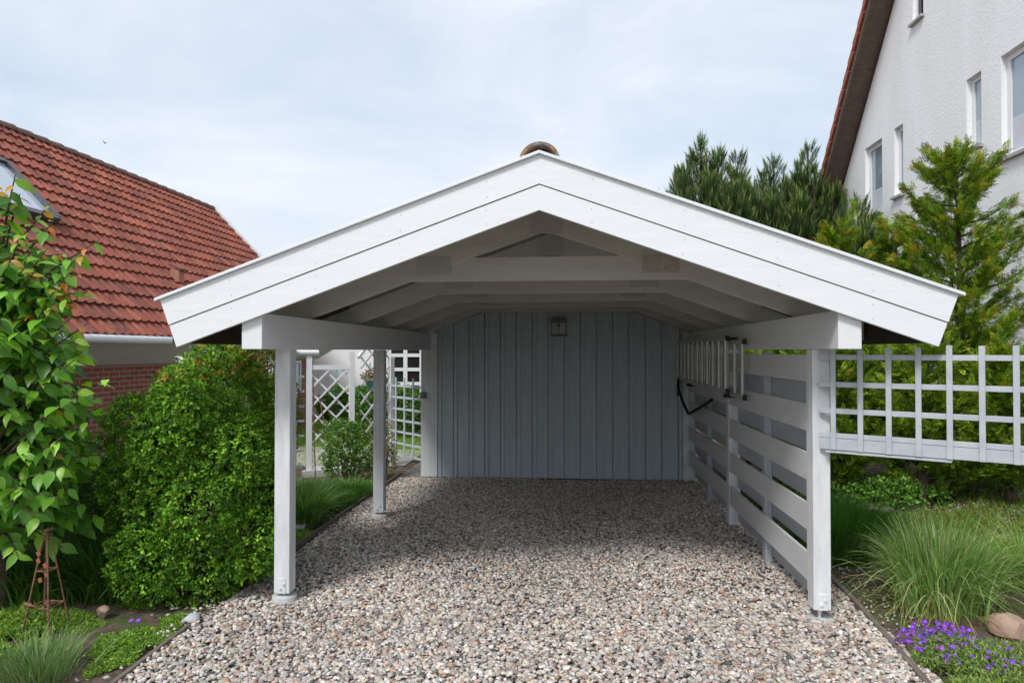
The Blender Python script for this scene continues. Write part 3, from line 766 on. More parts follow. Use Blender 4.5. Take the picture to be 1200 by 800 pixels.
# skylight on the roof
def on_roof(f, y, h=0):
    p = np.array([XR, 0, ZR]) + dn * (ln * f) + np.array([.7139, 0, .7002]) * h; return Vector((p[0], y, p[2]))
dnv = Vector(dn); nv = Vector((.7139, 0, .7002)); al = Vector((0, 1, 0))
sky_w = None
m = MB(); f0, f1, ya, yb = .29, .53, 8.85, 9.85
for yy in (ya, yb): m.obox(on_roof((f0 + f1) / 2, yy, .09), dnv * ln * (f1 - f0) / 2, al * .045, nv * .06)
for ff in (f0, f1): m.obox(on_roof(ff, (ya + yb) / 2, .09), dnv * .05, al * .5, nv * .055)
sky_w = m.build('roof_window', surf('dark_grey_metal', (.10, .10, .105), rough=.4, metal=.4), rf)
MB().obox(on_roof((f0 + f1) / 2, (ya + yb) / 2, .08), dnv * ln * (f1 - f0) / 2, al * .49, nv * .012).build('roof_window_glass', M_GLASSB, rf)
vp = on_roof(.713, 12.05, .02)
m = MB().obox(vp + Vector((.0, 0, .10)), (.09, 0, 0), (0, .085, 0), (0, 0, .13)); m.build('roof_vent', M_PIPE, lh, bevel=.01)
MB().obox(vp + Vector((.02, 0, .25)), (.13, 0, -.05), (0, .11, 0), (.006, 0, .014)).build('vent_hood', M_DKTILE, lh)

# ------------------------------------------------------------------ right white rendered house
rh = thing('white_house', 'tall white rendered house with steep tiled gable on the right', 'house', (9, 11, 0))
WX = 6.5; YR, ZRR = 11.0, 12.17; SLR = 1.17
def zg(y): return 5.92 + (16.32 - y) * SLR if y > YR else 5.92 + (16.32 - (2 * YR - y)) * SLR
wins = [(8.9, 10.54, 4.76, 6.27), (11.02, 11.42, 5.14, 6.27), (13.5, 13.86, 4.95, 6.28), (14.38, 15.18, 4.80, 6.28), (12.72, 13.10, 7.98, 8.75)]
# wall built from strips so that the windows have real reveals
m = MB(); ys = sorted(set([3.8, YR, 18.3] + [w[0] for w in wins] + [w[1] for w in wins]))
for y0, y1 in zip(ys[:-1], ys[1:]):
    holes = [w for w in wins if w[0] <= y0 + 1e-6 and w[1] >= y1 - 1e-6]
    z = -.3
    for h in sorted(holes, key=lambda w: w[2]):
        m.box(WX, WX + .3, y0, y1, z, h[2]); z = h[3]
    m.prism([(y0, z), (y1, z), (y1, zg(y1) - .1), (y0, zg(y0) - .1)], 'x', WX, WX + .3)
m.build('wall', M_STUCCO, rh)
m = MB().box(WX + .3, 14, 3.8, 4.1, -.3, 3.6).box(WX + .3, 14, 18.0, 18.3, -.3, 3.5).box(WX + .28, WX + .34, 8.5, 15.6, 4.2, 9); m.build('side_wall', M_STUCCO2, rh)
win_x(rh, WX, 8.9, 10.54, 4.76, 6.27, -1, M_GLASS, .09, blind=.30, reveal=.13, sill=True)
win_x(rh, WX, 11.02, 11.42, 5.14, 6.27, -1, M_GLASS, .07, blind=.32, reveal=.13, sill=True)
win_x(rh, WX, 13.5, 13.86, 4.95, 6.28, -1, M_GLASS, .07, reveal=.13, sill=True)
win_x(rh, WX, 14.38, 15.18, 4.80, 6.28, -1, M_GLASS, .09, blind=.3, reveal=.13, sill=True)
win_x(rh, WX, 12.72, 13.10, 7.98, 8.75, -1, M_DKGLASS, .05, reveal=.1, sill=True)
for sg in (1, -1):
    ye = YR + sg * 8.4; ze = zg(YR) - 8.4 * SLR
    MB().prism([(YR, zg(YR) - .02), (YR, zg(YR) + .14), (ye, ze + .14), (ye, ze - .02)], 'x', 6.10, 14.2).build('verge_soffit', M_SOFBROWN, rh)
    m = MB(); nt_ = 34
    for k in range(nt_):
        y0 = YR + sg * 8.5 * k / nt_; y1 = YR + sg * (8.5 * (k + 1) / nt_ + .02); z0 = zg(YR) + .15 - abs(y0 - YR) * SLR; z1 = zg(YR) + .18 - abs(y1 - YR) * SLR
        m.prism([(y0, z0 - .12), (y0, z0 + .05), (y1, z1 + .08), (y1, z1 - .12)], 'x', 5.99, 14.25)
    m.build('roof', M_TILERED, rh)
    MB().prism([(YR, zg(YR) - .12), (YR, zg(YR) + .02), (ye, ze + .02), (ye, ze - .12)], 'x', 6.04, 6.098).build('verge_board', M_SOFBROWN, rh)

# ------------------------------------------------------------------ white cottage beyond the lawn
ct = thing('white_cottage', 'plain white cottage wall seen through the lattice beyond the lawn', 'house', (-5, 22, 0))
MB().box(-8.6, -1.5, 20.0, 24, 0, 2.9).build('wall', M_STUCCO2, ct)
MB().prism([(-9, 2.85), (-1.2, 2.85), (-1.6, 4.0), (-8.6, 4.0)], 'y', 19.7, 24.3).build('roof', M_TILERED, ct)
m = MB(); x0, x1, z0, z1 = -5.18, -4.20, 0.15, 2.25
for xx in (x0, (x0 + x1) / 2, x1): m.box(xx - .06, xx + .06, 19.93, 19.985, z0, z1)
for i in range(6):
    zz = z0 + (z1 - z0) * i / 5
    for xa, xb in ((x0 + .06, (x0 + x1) / 2 - .06), ((x0 + x1) / 2 + .06, x1 - .06)): m.box(xa, xb, 19.935, 19.98, zz - .05, zz + .05)
dr = m.build('garden_door', M_WPLASTIC, ct)
MB().box(x0 + .02, x1 - .02, 19.986, 19.996, z0, z1).build('pane', M_DKGLASS, dr)

# ------------------------------------------------------------------ plants
def crown_np(name, parts, mat, parent=None, label=None, loc=None, smooth=False):
    V, F, C = merge(parts); return np_mesh(name, V, F, mat, parent, label, C, smooth, loc)

def shrub(name, label, c, rad, n, cols, leaf=(.022, .013), cat='shrub', lump=.10, sprig=8, up=.35, group=None, mat=None, shell=.72, stem=True, tipcols=None, w=None, boxy=2.4, sspread=.03):
    """dense small-leaved shrub: sprigs of leaves over a lumpy body"""
    c = np.array(c, float); rad = np.array(rad, float)
    t = thing(name, label, cat, (c[0], c[1], float(gz(c[0], c[1]))), group)
    d = rdir(n); d[:, 2] = np.where(d[:, 2] < -.75, -d[:, 2], d[:, 2])
    # superellipsoid radius and lumps
    q = np.abs(d) ** boxy; rr = 1 / (q.sum(1)) ** (1 / boxy)
    k1, k2, k3 = [rng.normal(size=(6, 3)) * s for s in (2.2, 5, 11)]
    lm = sum(np.sin(d @ k + i) for i, k in enumerate(k1)) / 6 + .7 * sum(np.sin(d @ k + i) for i, k in enumerate(k2)) / 6 + .5 * sum(np.sin(d @ k + i) for i, k in enumerate(k3)) / 6
    depth = np.where(rng.random(n) < .62, rng.uniform(.95, 1.03, n), rng.uniform(shell, .97, n))
    r = rr * (1 + lump * lm * 2) * depth
    P = c + d * rad * r[:, None]
    keep = P[:, 2] > gz(P[:, 0], P[:, 1]) + .01; P, d = P[keep], d[keep]; n = len(P)
    outw = unit(d / rad + np.array([0, 0, up])) 
    sp_ax = unit(outw + rng.normal(0, .45, (n, 3)))
    base = palette(n, cols, w, .16)
    Pp = np.repeat(P, sprig, 0) + np.repeat(sp_ax, sprig, 0) * np.tile(np.linspace(0, 1, sprig), n)[:, None] * sspread + rng.normal(0, leaf[0] * .35, (n * sprig, 3))
    Aa = unit(np.repeat(sp_ax, sprig, 0) * .8 + rng.normal(0, .75, (n * sprig, 3)))
    Nn_ = unit(np.repeat(outw, sprig, 0) * .8 + rng.normal(0, .45, (n * sprig, 3)))
    colr = np.repeat(base, sprig, 0) * (1 + rng.normal(0, .1, (n * sprig, 1)))
    if tipcols is not None:
        top = (Pp[:, 2] > tipcols[1]) & (rng.random(len(Pp)) < tipcols[2]); colr[top] = palette(top.sum(), tipcols[0])
    L = leaf[0] * rng.uniform(.7, 1.25, len(Pp)); W = leaf[1] * rng.uniform(.8, 1.2, len(Pp))
    inst = instances(*T_LEAF, Pp, Aa, Nn_, L, W, np.clip(colr, .003, 1))
    crown_np('crown', [inst], mat or M_SMALL, t)
    if stem:
        m = MB(); g0 = float(gz(c[0], c[1]))
        for k in range(7):
            a = k * .9; e = c + np.array([math.cos(a) * rad[0] * .5, math.sin(a) * rad[1] * .5, rad[2] * .3])
            m.tube([(c[0] + .04 * math.cos(a), c[1] + .04 * math.sin(a), g0 - .02), tuple((np.array([c[0], c[1], g0]) + e) / 2 + rng.normal(0, .04, 3)), tuple(e)], [.022, .015, .006], 6)
        m.build('stem', M_BARK, t)
    return t

BOX = [(.062, .135, .016), (.10, .195, .022), (.035, .085, .015), (.16, .28, .035)]
# the big boxwood: body made of two lobes inside one crown
bx = thing('boxwood_bush', 'big rounded glossy green boxwood bush left of the front left post', 'bush', (-2.95, 5.4, 0))
parts = []
def lobes(lobs, n, cols, leaf, sprig, w=None, tip=None, sspread=.035):
    out = []
    for c, rad, share in lobs:
        nn = int(n * share); c = np.array(c); rad = np.array(rad); big = rad[0] > .3
        d = rdir(nn); k1 = rng.normal(size=(5, 3)) * 3; k2 = rng.normal(size=(6, 3)) * 9
        lm = sum(np.sin(d @ k + i) for i, k in enumerate(k1)) / 5 + .8 * sum(np.sin(d @ k + 2 * i) for i, k in enumerate(k2)) / 6
        q = (np.abs(d) ** 2.5).sum(1) ** (-1 / 2.5)
        r = q * (1 + .15 * lm) * np.where(rng.random(nn) < .6, rng.uniform(.95, 1.04, nn), rng.uniform(.7, .97, nn))
        P = c + d * rad * r[:, None]; keep = P[:, 2] > .03
        for c2, r2, _ in lobs:                                  # drop what is deep inside another lobe
            if c2 is not c and not np.allclose(c, c2): keep &= ((np.abs(P - np.array(c2)) / np.array(r2)) ** 2.2).sum(1) > .45
        P, d = P[keep], d[keep]; m_ = len(P)
        ow = unit(d / rad + np.array([0, 0, .3])); ax = unit(ow + rng.normal(0, .5, (m_, 3)))
        base = palette(m_, cols, w, .16)
        if tip:
            tm = (P[:, 2] > tip[1]) & (P[:, 0] > tip[2]) & (rng.random(m_) < .16); base[tm] = palette(tm.sum(), tip[0])
        Pp = np.repeat(P, sprig, 0) + np.repeat(ax, sprig, 0) * np.tile(np.linspace(0, 1, sprig), m_)[:, None] * sspread + rng.normal(0, leaf[0] * .3, (m_ * sprig, 3))
        Aa = unit(np.repeat(ax, sprig, 0) * .8 + rng.normal(0, .75, (m_ * sprig, 3)))
        Nn_ = unit(np.repeat(ow, sprig, 0) * .7 + rng.normal(0, .5, (m_ * sprig, 3)))
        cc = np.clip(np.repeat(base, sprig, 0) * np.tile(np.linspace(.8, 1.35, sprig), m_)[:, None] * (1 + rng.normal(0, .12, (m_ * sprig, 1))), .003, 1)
        out.append(instances(*T_LEAF, Pp, Aa, Nn_, leaf[0] * rng.uniform(.7, 1.3, len(Pp)), leaf[1] * rng.uniform(.8, 1.2, len(Pp)), cc))
    return out
BUL = [((-2.82 + .50 * math.cos(a_) , 5.42 - .50 * abs(math.sin(a_)) , z_), (r_, r_, r_ * 1.1), .045) for a_, z_, r_ in ((.3, .45, .24), (1.1, .8, .22), (1.9, .4, .24), (2.7, .9, .22), (.6, 1.15, .24), (1.6, 1.3, .20), (2.5, 1.35, .2), (0.1, .8, .2), (3.0, .5, .2), (1.3, 1.6, .2))]
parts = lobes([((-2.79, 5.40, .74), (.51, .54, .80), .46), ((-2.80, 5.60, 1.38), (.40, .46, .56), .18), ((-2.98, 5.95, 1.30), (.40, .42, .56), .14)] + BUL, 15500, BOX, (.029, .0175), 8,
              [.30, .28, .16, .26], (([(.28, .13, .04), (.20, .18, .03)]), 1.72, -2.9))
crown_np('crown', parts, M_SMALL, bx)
m = MB()
for k in range(9):
    a = k * .7; m.tube([(-2.95 + .06 * math.cos(a), 5.45 + .06 * math.sin(a), -.02), (-2.95 + .2 * math.cos(a), 5.45 + .2 * math.sin(a), .5), (-2.98 + .38 * math.cos(a), 5.5 + .34 * math.sin(a), 1.3)], [.03, .02, .008], 6)
m.build('stem', M_BARK, bx)

DK = [(.03, .065, .018), (.04, .085, .02), (.055, .11, .03)]
MG = [(.06, .13, .02), (.09, .18, .03), (.05, .10, .02)]
shrub('evergreen_shrub', 'dark evergreen shrub filling the gap between the boxwood and the large leaved tree', (-4.1, 6.4, .42), (.55, .5, .52), 3200, DK, (.035, .016))
shrub('evergreen_shrub', 'dark low shrub deep behind the rusty obelisk under the large leaved tree', (-4.75, 5.9, .55), (.75, .6, .7), 3600, DK, (.04, .018))
shrub('leafy_shrub', 'feathery bright green shrub left of the boxwood foot', (-3.62, 5.75, .42), (.30, .30, .62), 1500, MG, (.045, .012), up=1.2, shell=.3, sspread=.08)
shrub('leafy_shrub', 'tall reddish tipped shrub rising behind the top of the boxwood', (-3.3, 7.3, 1.3), (.42, .45, .74), 2000, [(.07, .11, .03), (.10, .14, .03), (.05, .09, .02), (.2, .12, .05)], (.036, .017), shell=.5)
shrub('leafy_shrub', 'loose leafy shrub against the arched lattice beside the rear left post', (-3.05, 9.75, .46), (.30, .3, .44), 520, MG, (.05, .028), shell=.3, lump=.2, sprig=6, sspread=.08)
shrub('leafy_shrub', 'sparse shrub with reddish stems between the rear left post and shed', (-2.68, 10.3, .38), (.20, .28, .42), 260, [(.08, .10, .03), (.22, .12, .06), (.10, .15, .04)], (.045, .02), shell=.2, lump=.2, sprig=5, sspread=.08)
shrub('leafy_shrub', 'round leafy bush on the lawn seen behind the shed corner lattice', (-3.9, 15.3, .5), (.75, .5, .62), 2200, MG, (.06, .035), lump=.15)
shrub('leafy_shrub', 'dark bush beyond the diamond lattice at the foot of the cottage', (-6.1, 18.8, .35), (.8, .4, .42), 900, MG, (.07, .04), lump=.2)
shrub('leafy_shrub', 'wide bush behind the hanging basket in front of the cottage', (-5.0, 17.2, .4), (.5, .4, .5), 900, MG, (.07, .04), lump=.2)

# large-leaved cherry at the far left
ch = thing('cherry_tree', 'large leaved young cherry tree with bronze shoot tips at the left edge', 'tree', (-3.72, 4.45, 0))
m = MB()
trunk = [(-4.02, 4.75, -.05), (-4.0, 4.72, .5), (-3.95, 4.66, 1.1), (-3.85, 4.5, 1.8), (-3.72, 4.4, 2.5)]
m.tube(trunk, [.075, .065, .055, .04, .02], 12)
P, A, Nn_, C, L = [], [], [], [], []
CH = [(.075, .18, .022), (.13, .27, .03), (.045, .12, .017), (.21, .38, .045)]
tips = []
nb = 500
for k in range(nb):
    t = random.random() ** .8
    ip = t * (len(trunk) - 1.001); i = int(ip); p0 = Vector(trunk[i]).lerp(Vector(trunk[i + 1]), ip - i)
    if p0.z < .6: p0.z = random.uniform(.6, 2.0)
    a = random.uniform(0, 2 * math.pi)
    h = (p0.z - .6) / 2.0
    ln_ = random.uniform(.35, .70) * (1.05 - .35 * h)
    rise = random.uniform(-.3, .5)
    p1 = p0 + Vector((math.cos(a) * ln_, math.sin(a) * ln_, rise * ln_ + .05)); 
    mid = (p0 + p1) / 2 + Vector((0, 0, .05))
    tips.append((p0, mid, p1))
# named long shoots seen in the photo
for e in ((-3.28, 4.35, 2.86), (-3.36, 4.4, 2.98), (-3.68, 4.3, 3.12), (-3.50, 4.3, 3.02), (-3.85, 4.3, 2.9), (-3.14, 4.35, 2.2), (-3.22, 4.3, 2.38), (-3.05, 4.3, 1.70), (-3.3, 4.2, 2.5), (-4.05, 4.3, 2.95), (-3.12, 4.35, 2.05), (-3.25, 4.35, 1.35), (-3.35, 4.2, 1.05), (-3.02, 4.35, 1.5), (-3.1, 4.3, 1.9), (-3.12, 4.25, 1.2), (-3.05, 4.4, 2.0), (-3.2, 4.3, 1.6), (-2.98, 4.5, 1.78), (-3.3, 4.25, .85), (-3.2, 4.3, .98), (-3.15, 4.3, 2.32), (-3.2, 4.25, 2.28), (-3.3, 4.3, 2.65), (-3.45, 4.25, 2.75), (-3.6, 4.2, 2.85), (-3.4, 4.4, 2.55), (-3.25, 4.4, 2.5), (-3.55, 4.35, 2.6), (-3.75, 4.3, 2.75), (-3.08, 4.4, 2.15), (-3.45, 4.2, 3.12), (-3.62, 4.25, 3.05), (-3.12, 4.4, 2.62), (-3.0, 4.4, 2.72)):
    e = Vector(e); p0 = Vector((-3.75, 4.42, max(.9, e.z - .55))); tips.append((p0, (p0 + e) / 2 + Vector((0, 0, .06)), e))
for p0, mid, p1 in tips:
    m.tube([p0, mid, p1], [.012, .008, .003], 5)
    nl = random.randint(9, 12)
    for j in range(nl):
        s = .25 + .78 * j / nl
        q = p0.lerp(mid, s * 2) if s < .5 else mid.lerp(p1, min(1, s * 2 - 1))
        dr_ = (p1 - p0).normalized(); sd = dr_.cross(Vector((0, 0, 1))).normalized() * (1 if j % 2 else -1)
        ax = (dr_ * .45 + sd * random.uniform(.3, 1) + Vector((0, 0, -random.uniform(.25, 1.1)))).normalized()
        P.append(q); A.append(ax); Nn_.append((Vector((0, 0, .8)) + Vector(rdir(1)[0]) * .45 + Vector((.1, -.7, 0))))
        young = j >= nl - 2 and random.random() < (.9 if p1.z > 2.1 else .06)
        c = palette(1, [(.38, .14, .04), (.30, .18, .04), (.22, .24, .04)])[0] if young else palette(1, CH, [.36, .26, .22, .16])[0]
        C.append(c); L.append(random.uniform(.08, .155) * (.6 if young else 1))
P, A, Nn_, C, L = map(np.array, (P, A, Nn_, C, L))
m.build('trunk', M_BARK, ch)
crown_np('crown', [instances(*T_BIG, P, A, Nn_, L, L * rng.uniform(.42, .6, len(L)), C)], M_LEAF, ch, smooth=True)

# conifers ---------------------------------------------------------
def pine(label, x, y, h, w, nleader, seed):
    rs = random.Random(seed)
    t = thing('pine_tree', label, 'tree', (x, y, float(gz(x, y))), 'pines behind the carport roof')
    MB().tube([(x, y, 0), (x + .05, y, h * .5), (x, y, h * .9)], [.14, .10, .03], 8).build('trunk', M_BARK, t)
    P, A, L = [], [], []
    limbs = MB()
    for k in range(nleader):
        a = rs.uniform(0, 2 * math.pi); r = w * math.sqrt(rs.random())
        top = h * (1 - .17 * (r / w) ** 1.3) * rs.uniform(.93, 1.0) if k else h
        if k == 0: r = 0
        bx_, by_ = x + r * math.cos(a), y + r * math.sin(a)
        limbs.tube([(x, y, top * .35), (bx_, by_, top * .7), (bx_, by_, top - .1)], [.04, .025, .01], 5)
        ns = 135
        for j in range(ns):
            s = j / ns; z = top - .12 - 2.6 * s ** 1.15
            if z < .6: break
            rr = (.07 + .42 * s ** .6) * rs.uniform(.35, 1.1); a2 = rs.uniform(0, 2 * math.pi)
            P.append((bx_ + rr * math.cos(a2), by_ + rr * math.sin(a2), z - rr * .25))
            A.append((math.cos(a2) * .38, math.sin(a2) * .38, 1.0)); L.append(rs.uniform(.18, .32))
        P.append((bx_, by_, top - .3)); A.append((0, 0, 1)); L.append(.42)
    P, A, L = map(np.array, (P, A, L)); A = A + rng.normal(0, .12, A.shape)
    col = palette(len(P), [(.052, .095, .038), (.07, .12, .045), (.042, .08, .033), (.10, .145, .05)], None, .16)
    v, f, tt = T_SHOOT
    crown_np('crown', [instances(v, f, P, A, rdir(len(P)), L, L * .62, col, tt)], M_NEEDLE, t)
    limbs.build('limb', M_BARK, t)
pine('dark pine with a tall pointed left crown behind the roof slope', 3.2, 16.0, 6.85, 1.1, 24, 1)
pine('slim short pine standing just right of the tallest left one', 4.12, 16.4, 6.6, .5, 10, 2)
pine('broad middle pine with many upright candles', 5.0, 16.6, 6.5, .85, 18, 3)
pine('bushy pine with a pointed crown close to the brown house verge', 5.72, 16.4, 6.75, .75, 17, 4)
pine('lowest pine in front of the white house corner', 5.95, 14.2, 5.0, .5, 9, 5)

def yew(name, label, x, y, h, spread, n, tipc, seed, limb_list=None, lower=.2, cols=None):
    rs = random.Random(seed); g0 = float(gz(x, y))
    t = thing(name, label, 'tree' if h > 3.2 else 'shrub', (x, y, g0))
    m = MB(); m.tube([(x, y, g0 - .05), (x + .04, y, g0 + h * .5), (x, y, g0 + h * .93)], [.07, .045, .012], 8)
    limbs = []
    for k in range(n):
        s = (k + rs.random()) / n; z0 = g0 + .1 + (h - .35) * s
        a = rs.uniform(0, 2 * math.pi); l = spread * (1 - .72 * s ** 1.3) * rs.uniform(.65, 1.1)
        e = Vector((x + l * math.cos(a), y + l * math.sin(a), z0 + l * rs.uniform(.35, 1.05)))
        limbs.append((Vector((x, y, z0)), e))
    for e in (limb_list or []): limbs.append((Vector((x, y, e[2] - .5)), Vector(e)))
    P, A, Nn2, L, tp = [], [], [], [], []
    for a, b2 in limbs:
        mid = (a + b2) / 2 + Vector((0, 0, -.05)); m.tube([a, mid, b2], [.016, .010, .004], 5)
        ln2 = (b2 - a).length; k = int(30 + ln2 * 95)
        for j in range(k):
            s = rs.uniform(.12, 1) ** .8
            q = a.lerp(mid, s * 2) if s < .5 else mid.lerp(b2, s * 2 - 1)
            d = (b2 - a).normalized(); q = q + Vector([rs.gauss(0, .036) for _ in range(3)]) * (1.2 - .6 * s)
            ax = d * .9 + Vector([rs.gauss(0, .42) for _ in range(3)]) + Vector((0, 0, .05))
            P.append(q); A.append(ax); Nn2.append(Vector((0, 0, 1)) + Vector([rs.gauss(0, .4) for _ in range(3)]))
            L.append(rs.uniform(.075, .14)); tp.append(s > .86 and rs.random() < tipc * .55 )
    P, A, Nn2, L, tp = map(np.array, (P, A, Nn2, L, tp))
    col = palette(len(P), cols or [(.10, .17, .018), (.145, .22, .022), (.06, .115, .015), (.22, .29, .03)], [.32, .30, .2, .18], .15)
    if tp.sum(): col[tp] = palette(tp.sum(), [(.27, .23, .03), (.26, .27, .03), (.30, .18, .04)])
    crown_np('crown', [instances(*T_FROND, P, A, Nn2, L, L * .8, col)], M_NEEDLE, t)
    m.build('trunk', M_BARK, t)
yew('yew_tree', 'tall feathery yellow green yew in front of the white house wall', 5.15, 9.2, 4.35, 1.15, 135, .6, 11,
    [(4.35, 8.9, 4.0), (4.42, 8.8, 3.5), (5.15, 9.2, 4.6), (5.55, 8.9, 4.45), (5.75, 8.4, 3.75), (5.95, 8.4, 3.55), (5.75, 8.3, 3.1), (5.6, 8.6, 2.3), (5.8, 8.4, 2.15), (4.95, 9.0, 4.35)])
yew('yew_bush', 'golden tipped yew bush just above the right roof slope', 4.12, 10.2, 3.65, .95, 120, .7, 12, [(4.0, 9.9, 3.75), (3.6, 10, 3.3), (3.75, 10, 3.5), (4.3, 10.2, 4.1)])
yew('yew_bush', 'dense green yew behind the trellis next to the front right post', 3.55, 9.0, 2.2, .95, 85, .12, 13)
yew('yew_bush', 'slim golden green yew filling the gap left of the tall feathery yew', 4.75, 10.0, 3.75, .75, 85, .6, 31)
yew('yew_bush', 'yew bush behind the slatted side screen close to the shed', 3.3, 12.2, 2.9, 1.1, 90, .1, 21)
yew('yew_bush', 'second yew bush behind the slatted side screen beside the tall golden one', 3.3, 10.4, 2.3, .8, 80, .1, 22)
yew('yew_bush', 'dark green yew behind the right end of the trellis', 5.1, 8.1, 1.9, .85, 70, .2, 14)
yew('yew_bush', 'low yew hedge piece in the middle behind the trellis', 4.35, 8.5, 2.15, .85, 75, .15, 15)

IVY = [(.06, .14, .025), (.10, .20, .035), (.16, .27, .05), (.04, .09, .02)]
shrub('low_shrub', 'low yellow green leafy shrub on the ground just right of the front right post', (2.95, 8.6, .12), (.6, .4, .24), 800, IVY, (.05, .034), shell=.4, lump=.2, sprig=5, sspread=.06, up=.8)
shrub('low_shrub', 'patch of ivy like leaves under the middle of the trellis', (3.9, 8.5, .2), (.6, .35, .22), 900, IVY, (.045, .034), shell=.4, lump=.2, sprig=5, sspread=.06, up=.8)

# grasses and clumps ------------------------------------------------
def clump(name, label, x, y, r, n, h, lean, w, cols, seg=4, cat='grass clump', droop=.5, wts=None, group=None, fx=1.0):
    a = rng.uniform(0, 2 * np.pi, n); q = r * np.sqrt(rng.random(n)) * (1 + .3 * np.abs(rng.normal(0, 1, n)) * rng.random(n)) * (1 + .15 * np.sin(3 * a + x))
    P = np.c_[x + q * np.cos(a) * fx, y + q * np.sin(a), np.zeros(n)]; P[:, 2] = gz(P[:, 0], P[:, 1]) - .01
    D_ = np.c_[np.cos(a), np.sin(a), np.zeros(n)] + rng.normal(0, .45, (n, 3))
    k = (q / r) * .6 + rng.random(n) * .6
    V, F, C = blades(P, D_, h * rng.uniform(.55, 1.05, n), np.clip(lean * (.25 + k) * rng.uniform(.4, 1.3, n), .02, 1.4), w * rng.uniform(.6, 1.3, n), palette(n, cols, wts, .14), seg, droop)
    o = np_mesh(name, V, F, M_GRASS, None, None, C, True, loc=(x, y, float(gz(x, y))))
    return tag(o, label, cat, group)
VAR = [(.20, .29, .12), (.13, .22, .055), (.30, .36, .19), (.085, .16, .04), (.36, .32, .18)]
clump('ornamental_grass', 'large arching pale striped ornamental grass behind the purple flowers', 3.0, 5.5, .25, 1500, .90, .46, .0095, VAR, 7, droop=1.0, wts=[.3, .3, .2, .14, .06])
clump('dry_grass_tuft', 'loose bent straw coloured blades around the foot of the large ornamental grass', 2.95, 5.42, .30, 150, .45, 1.2, .006, [(.34, .28, .15), (.25, .24, .10)], 6, droop=1.0)
clump('ornamental_grass', 'second arching grass cut by the right edge of the picture', 3.95, 5.9, .2, 600, .6, .8, .008, [(.12, .2, .04), (.2, .27, .09)], 6)
clump('feathery_clump', 'soft deep green feathery clump right behind the front right post', 2.78, 6.8, .34, 5200, .60, .42, .006, [(.05, .13, .025), (.08, .18, .035), (.035, .09, .02)], 4, droop=.3)
clump('grass_clump', 'arching dark green grass clump inside the left bed between the carport posts', -2.90, 7.5, .24, 1900, .64, .68, .009, [(.07, .15, .03), (.11, .20, .045), (.24, .31, .18)], 5, wts=[.45, .4, .15])
clump('grass_clump', 'fine green clump just behind the arching grass in the left bed', -3.15, 8.35, .42, 2600, .38, .5, .006, [(.06, .15, .025), (.09, .19, .035)], 4)
clump('grass_clump', 'low green tuft against the back of the bed near the rear left post', -2.75, 9.0, .26, 1300, .30, .6, .009, [(.06, .14, .03), (.1, .2, .05)], 4)
clump('grass_clump', 'upright bright tuft by the rear left post foot', -2.66, 8.35, .13, 500, .28, .5, .010, [(.07, .17, .03), (.11, .22, .05)], 4)
clump('lavender_tuft', 'silvery lavender tuft at the bottom left corner', -2.98, 3.88, .17, 700, .25, .6, .005, [(.13, .19, .09), (.09, .15, .05), (.16, .22, .11)], 4, 'plant', .2)
clump('leafy_clump', 'dark narrow leaved clump behind the rusty obelisk', -3.5, 5.25, .30, 2600, .52, .65, .016, [(.045, .105, .022), (.065, .145, .03), (.035, .08, .02)], 4, 'plant', .35)
clump('leafy_clump', 'dark green clump at the left edge beneath the cherry leaves', -4.05, 5.0, .26, 1300, .42, .6, .016, [(.045, .105, .022), (.065, .14, .03)], 4, 'plant', .35)

# ground cover (uncountable) ----------------------------------------
def cover(name, label, polys, n, leaf, cols, wts=None, hmax=.05, bl=0.35, cat='ground cover'):
    Ps = []
    for (x, y, rx, ry, share) in polys:
        k = int(n * share); a = rng.uniform(0, 2 * np.pi, k); q = np.sqrt(rng.random(k)) * (1 + .22 * np.sin(3 * a + x * 5) + .12 * np.sin(7 * a))
        Ps.append(np.c_[x + rx * q * np.cos(a), y + ry * q * np.sin(a), hmax * rng.random(k) * np.clip(1.25 - q, .15, 1)])
    P = np.concatenate(Ps); P[:, 2] += gz(P[:, 0], P[:, 1]) + .008; m_ = len(P)
    c = palette(m_, cols, wts, .16)
    A = rng.normal(size=(m_, 3)); A[:, 2] = np.abs(A[:, 2]) * .5
    inst = instances(*T_LEAF, P, A, np.c_[rng.normal(0, .4, (m_, 2)), np.ones(m_)], leaf[0] * rng.uniform(.6, 1.3, m_), leaf[1] * rng.uniform(.7, 1.2, m_), c)
    k = int(m_ * bl); idx = rng.choice(m_, k)
    b3 = blades(P[idx] * np.array([1, 1, 1]) - np.array([0, 0, .01]), rng.normal(size=(k, 3)), hmax * rng.uniform(.6, 1.8, k), .5, .004, c[idx], 2)
    o = crown_np(name, [inst, b3], M_SMALL); tag(o, label, cat, kind='stuff')
GC = [(.10, .19, .03), (.15, .25, .04), (.07, .14, .025), (.20, .27, .05)]
cover('ground_cover', 'mat of tiny light green leaves at the front left beside the gravel', [(-2.70, 4.30, .21, .34, .6), (-2.62, 4.72, .12, .12, .1), (-3.35, 4.55, .24, .2, .3)], 11000, (.020, .013), GC, hmax=.04, bl=.06)
cover('ground_cover', 'lush green low leaves around the foot of the rusty obelisk', [(-3.65, 4.45, .34, .3, .6), (-3.2, 4.15, .14, .1, .08), (-3.05, 4.95, .12, .08, .1), (-3.6, 4.0, .3, .2, .3)], 9000, (.035, .018), GC, hmax=.07, bl=.12)
cover('ground_cover', 'small bright green patch at the edge of the left bed', [(-2.66, 6.75, .17, .32, 1)], 4000, (.025, .016), GC, hmax=.07)
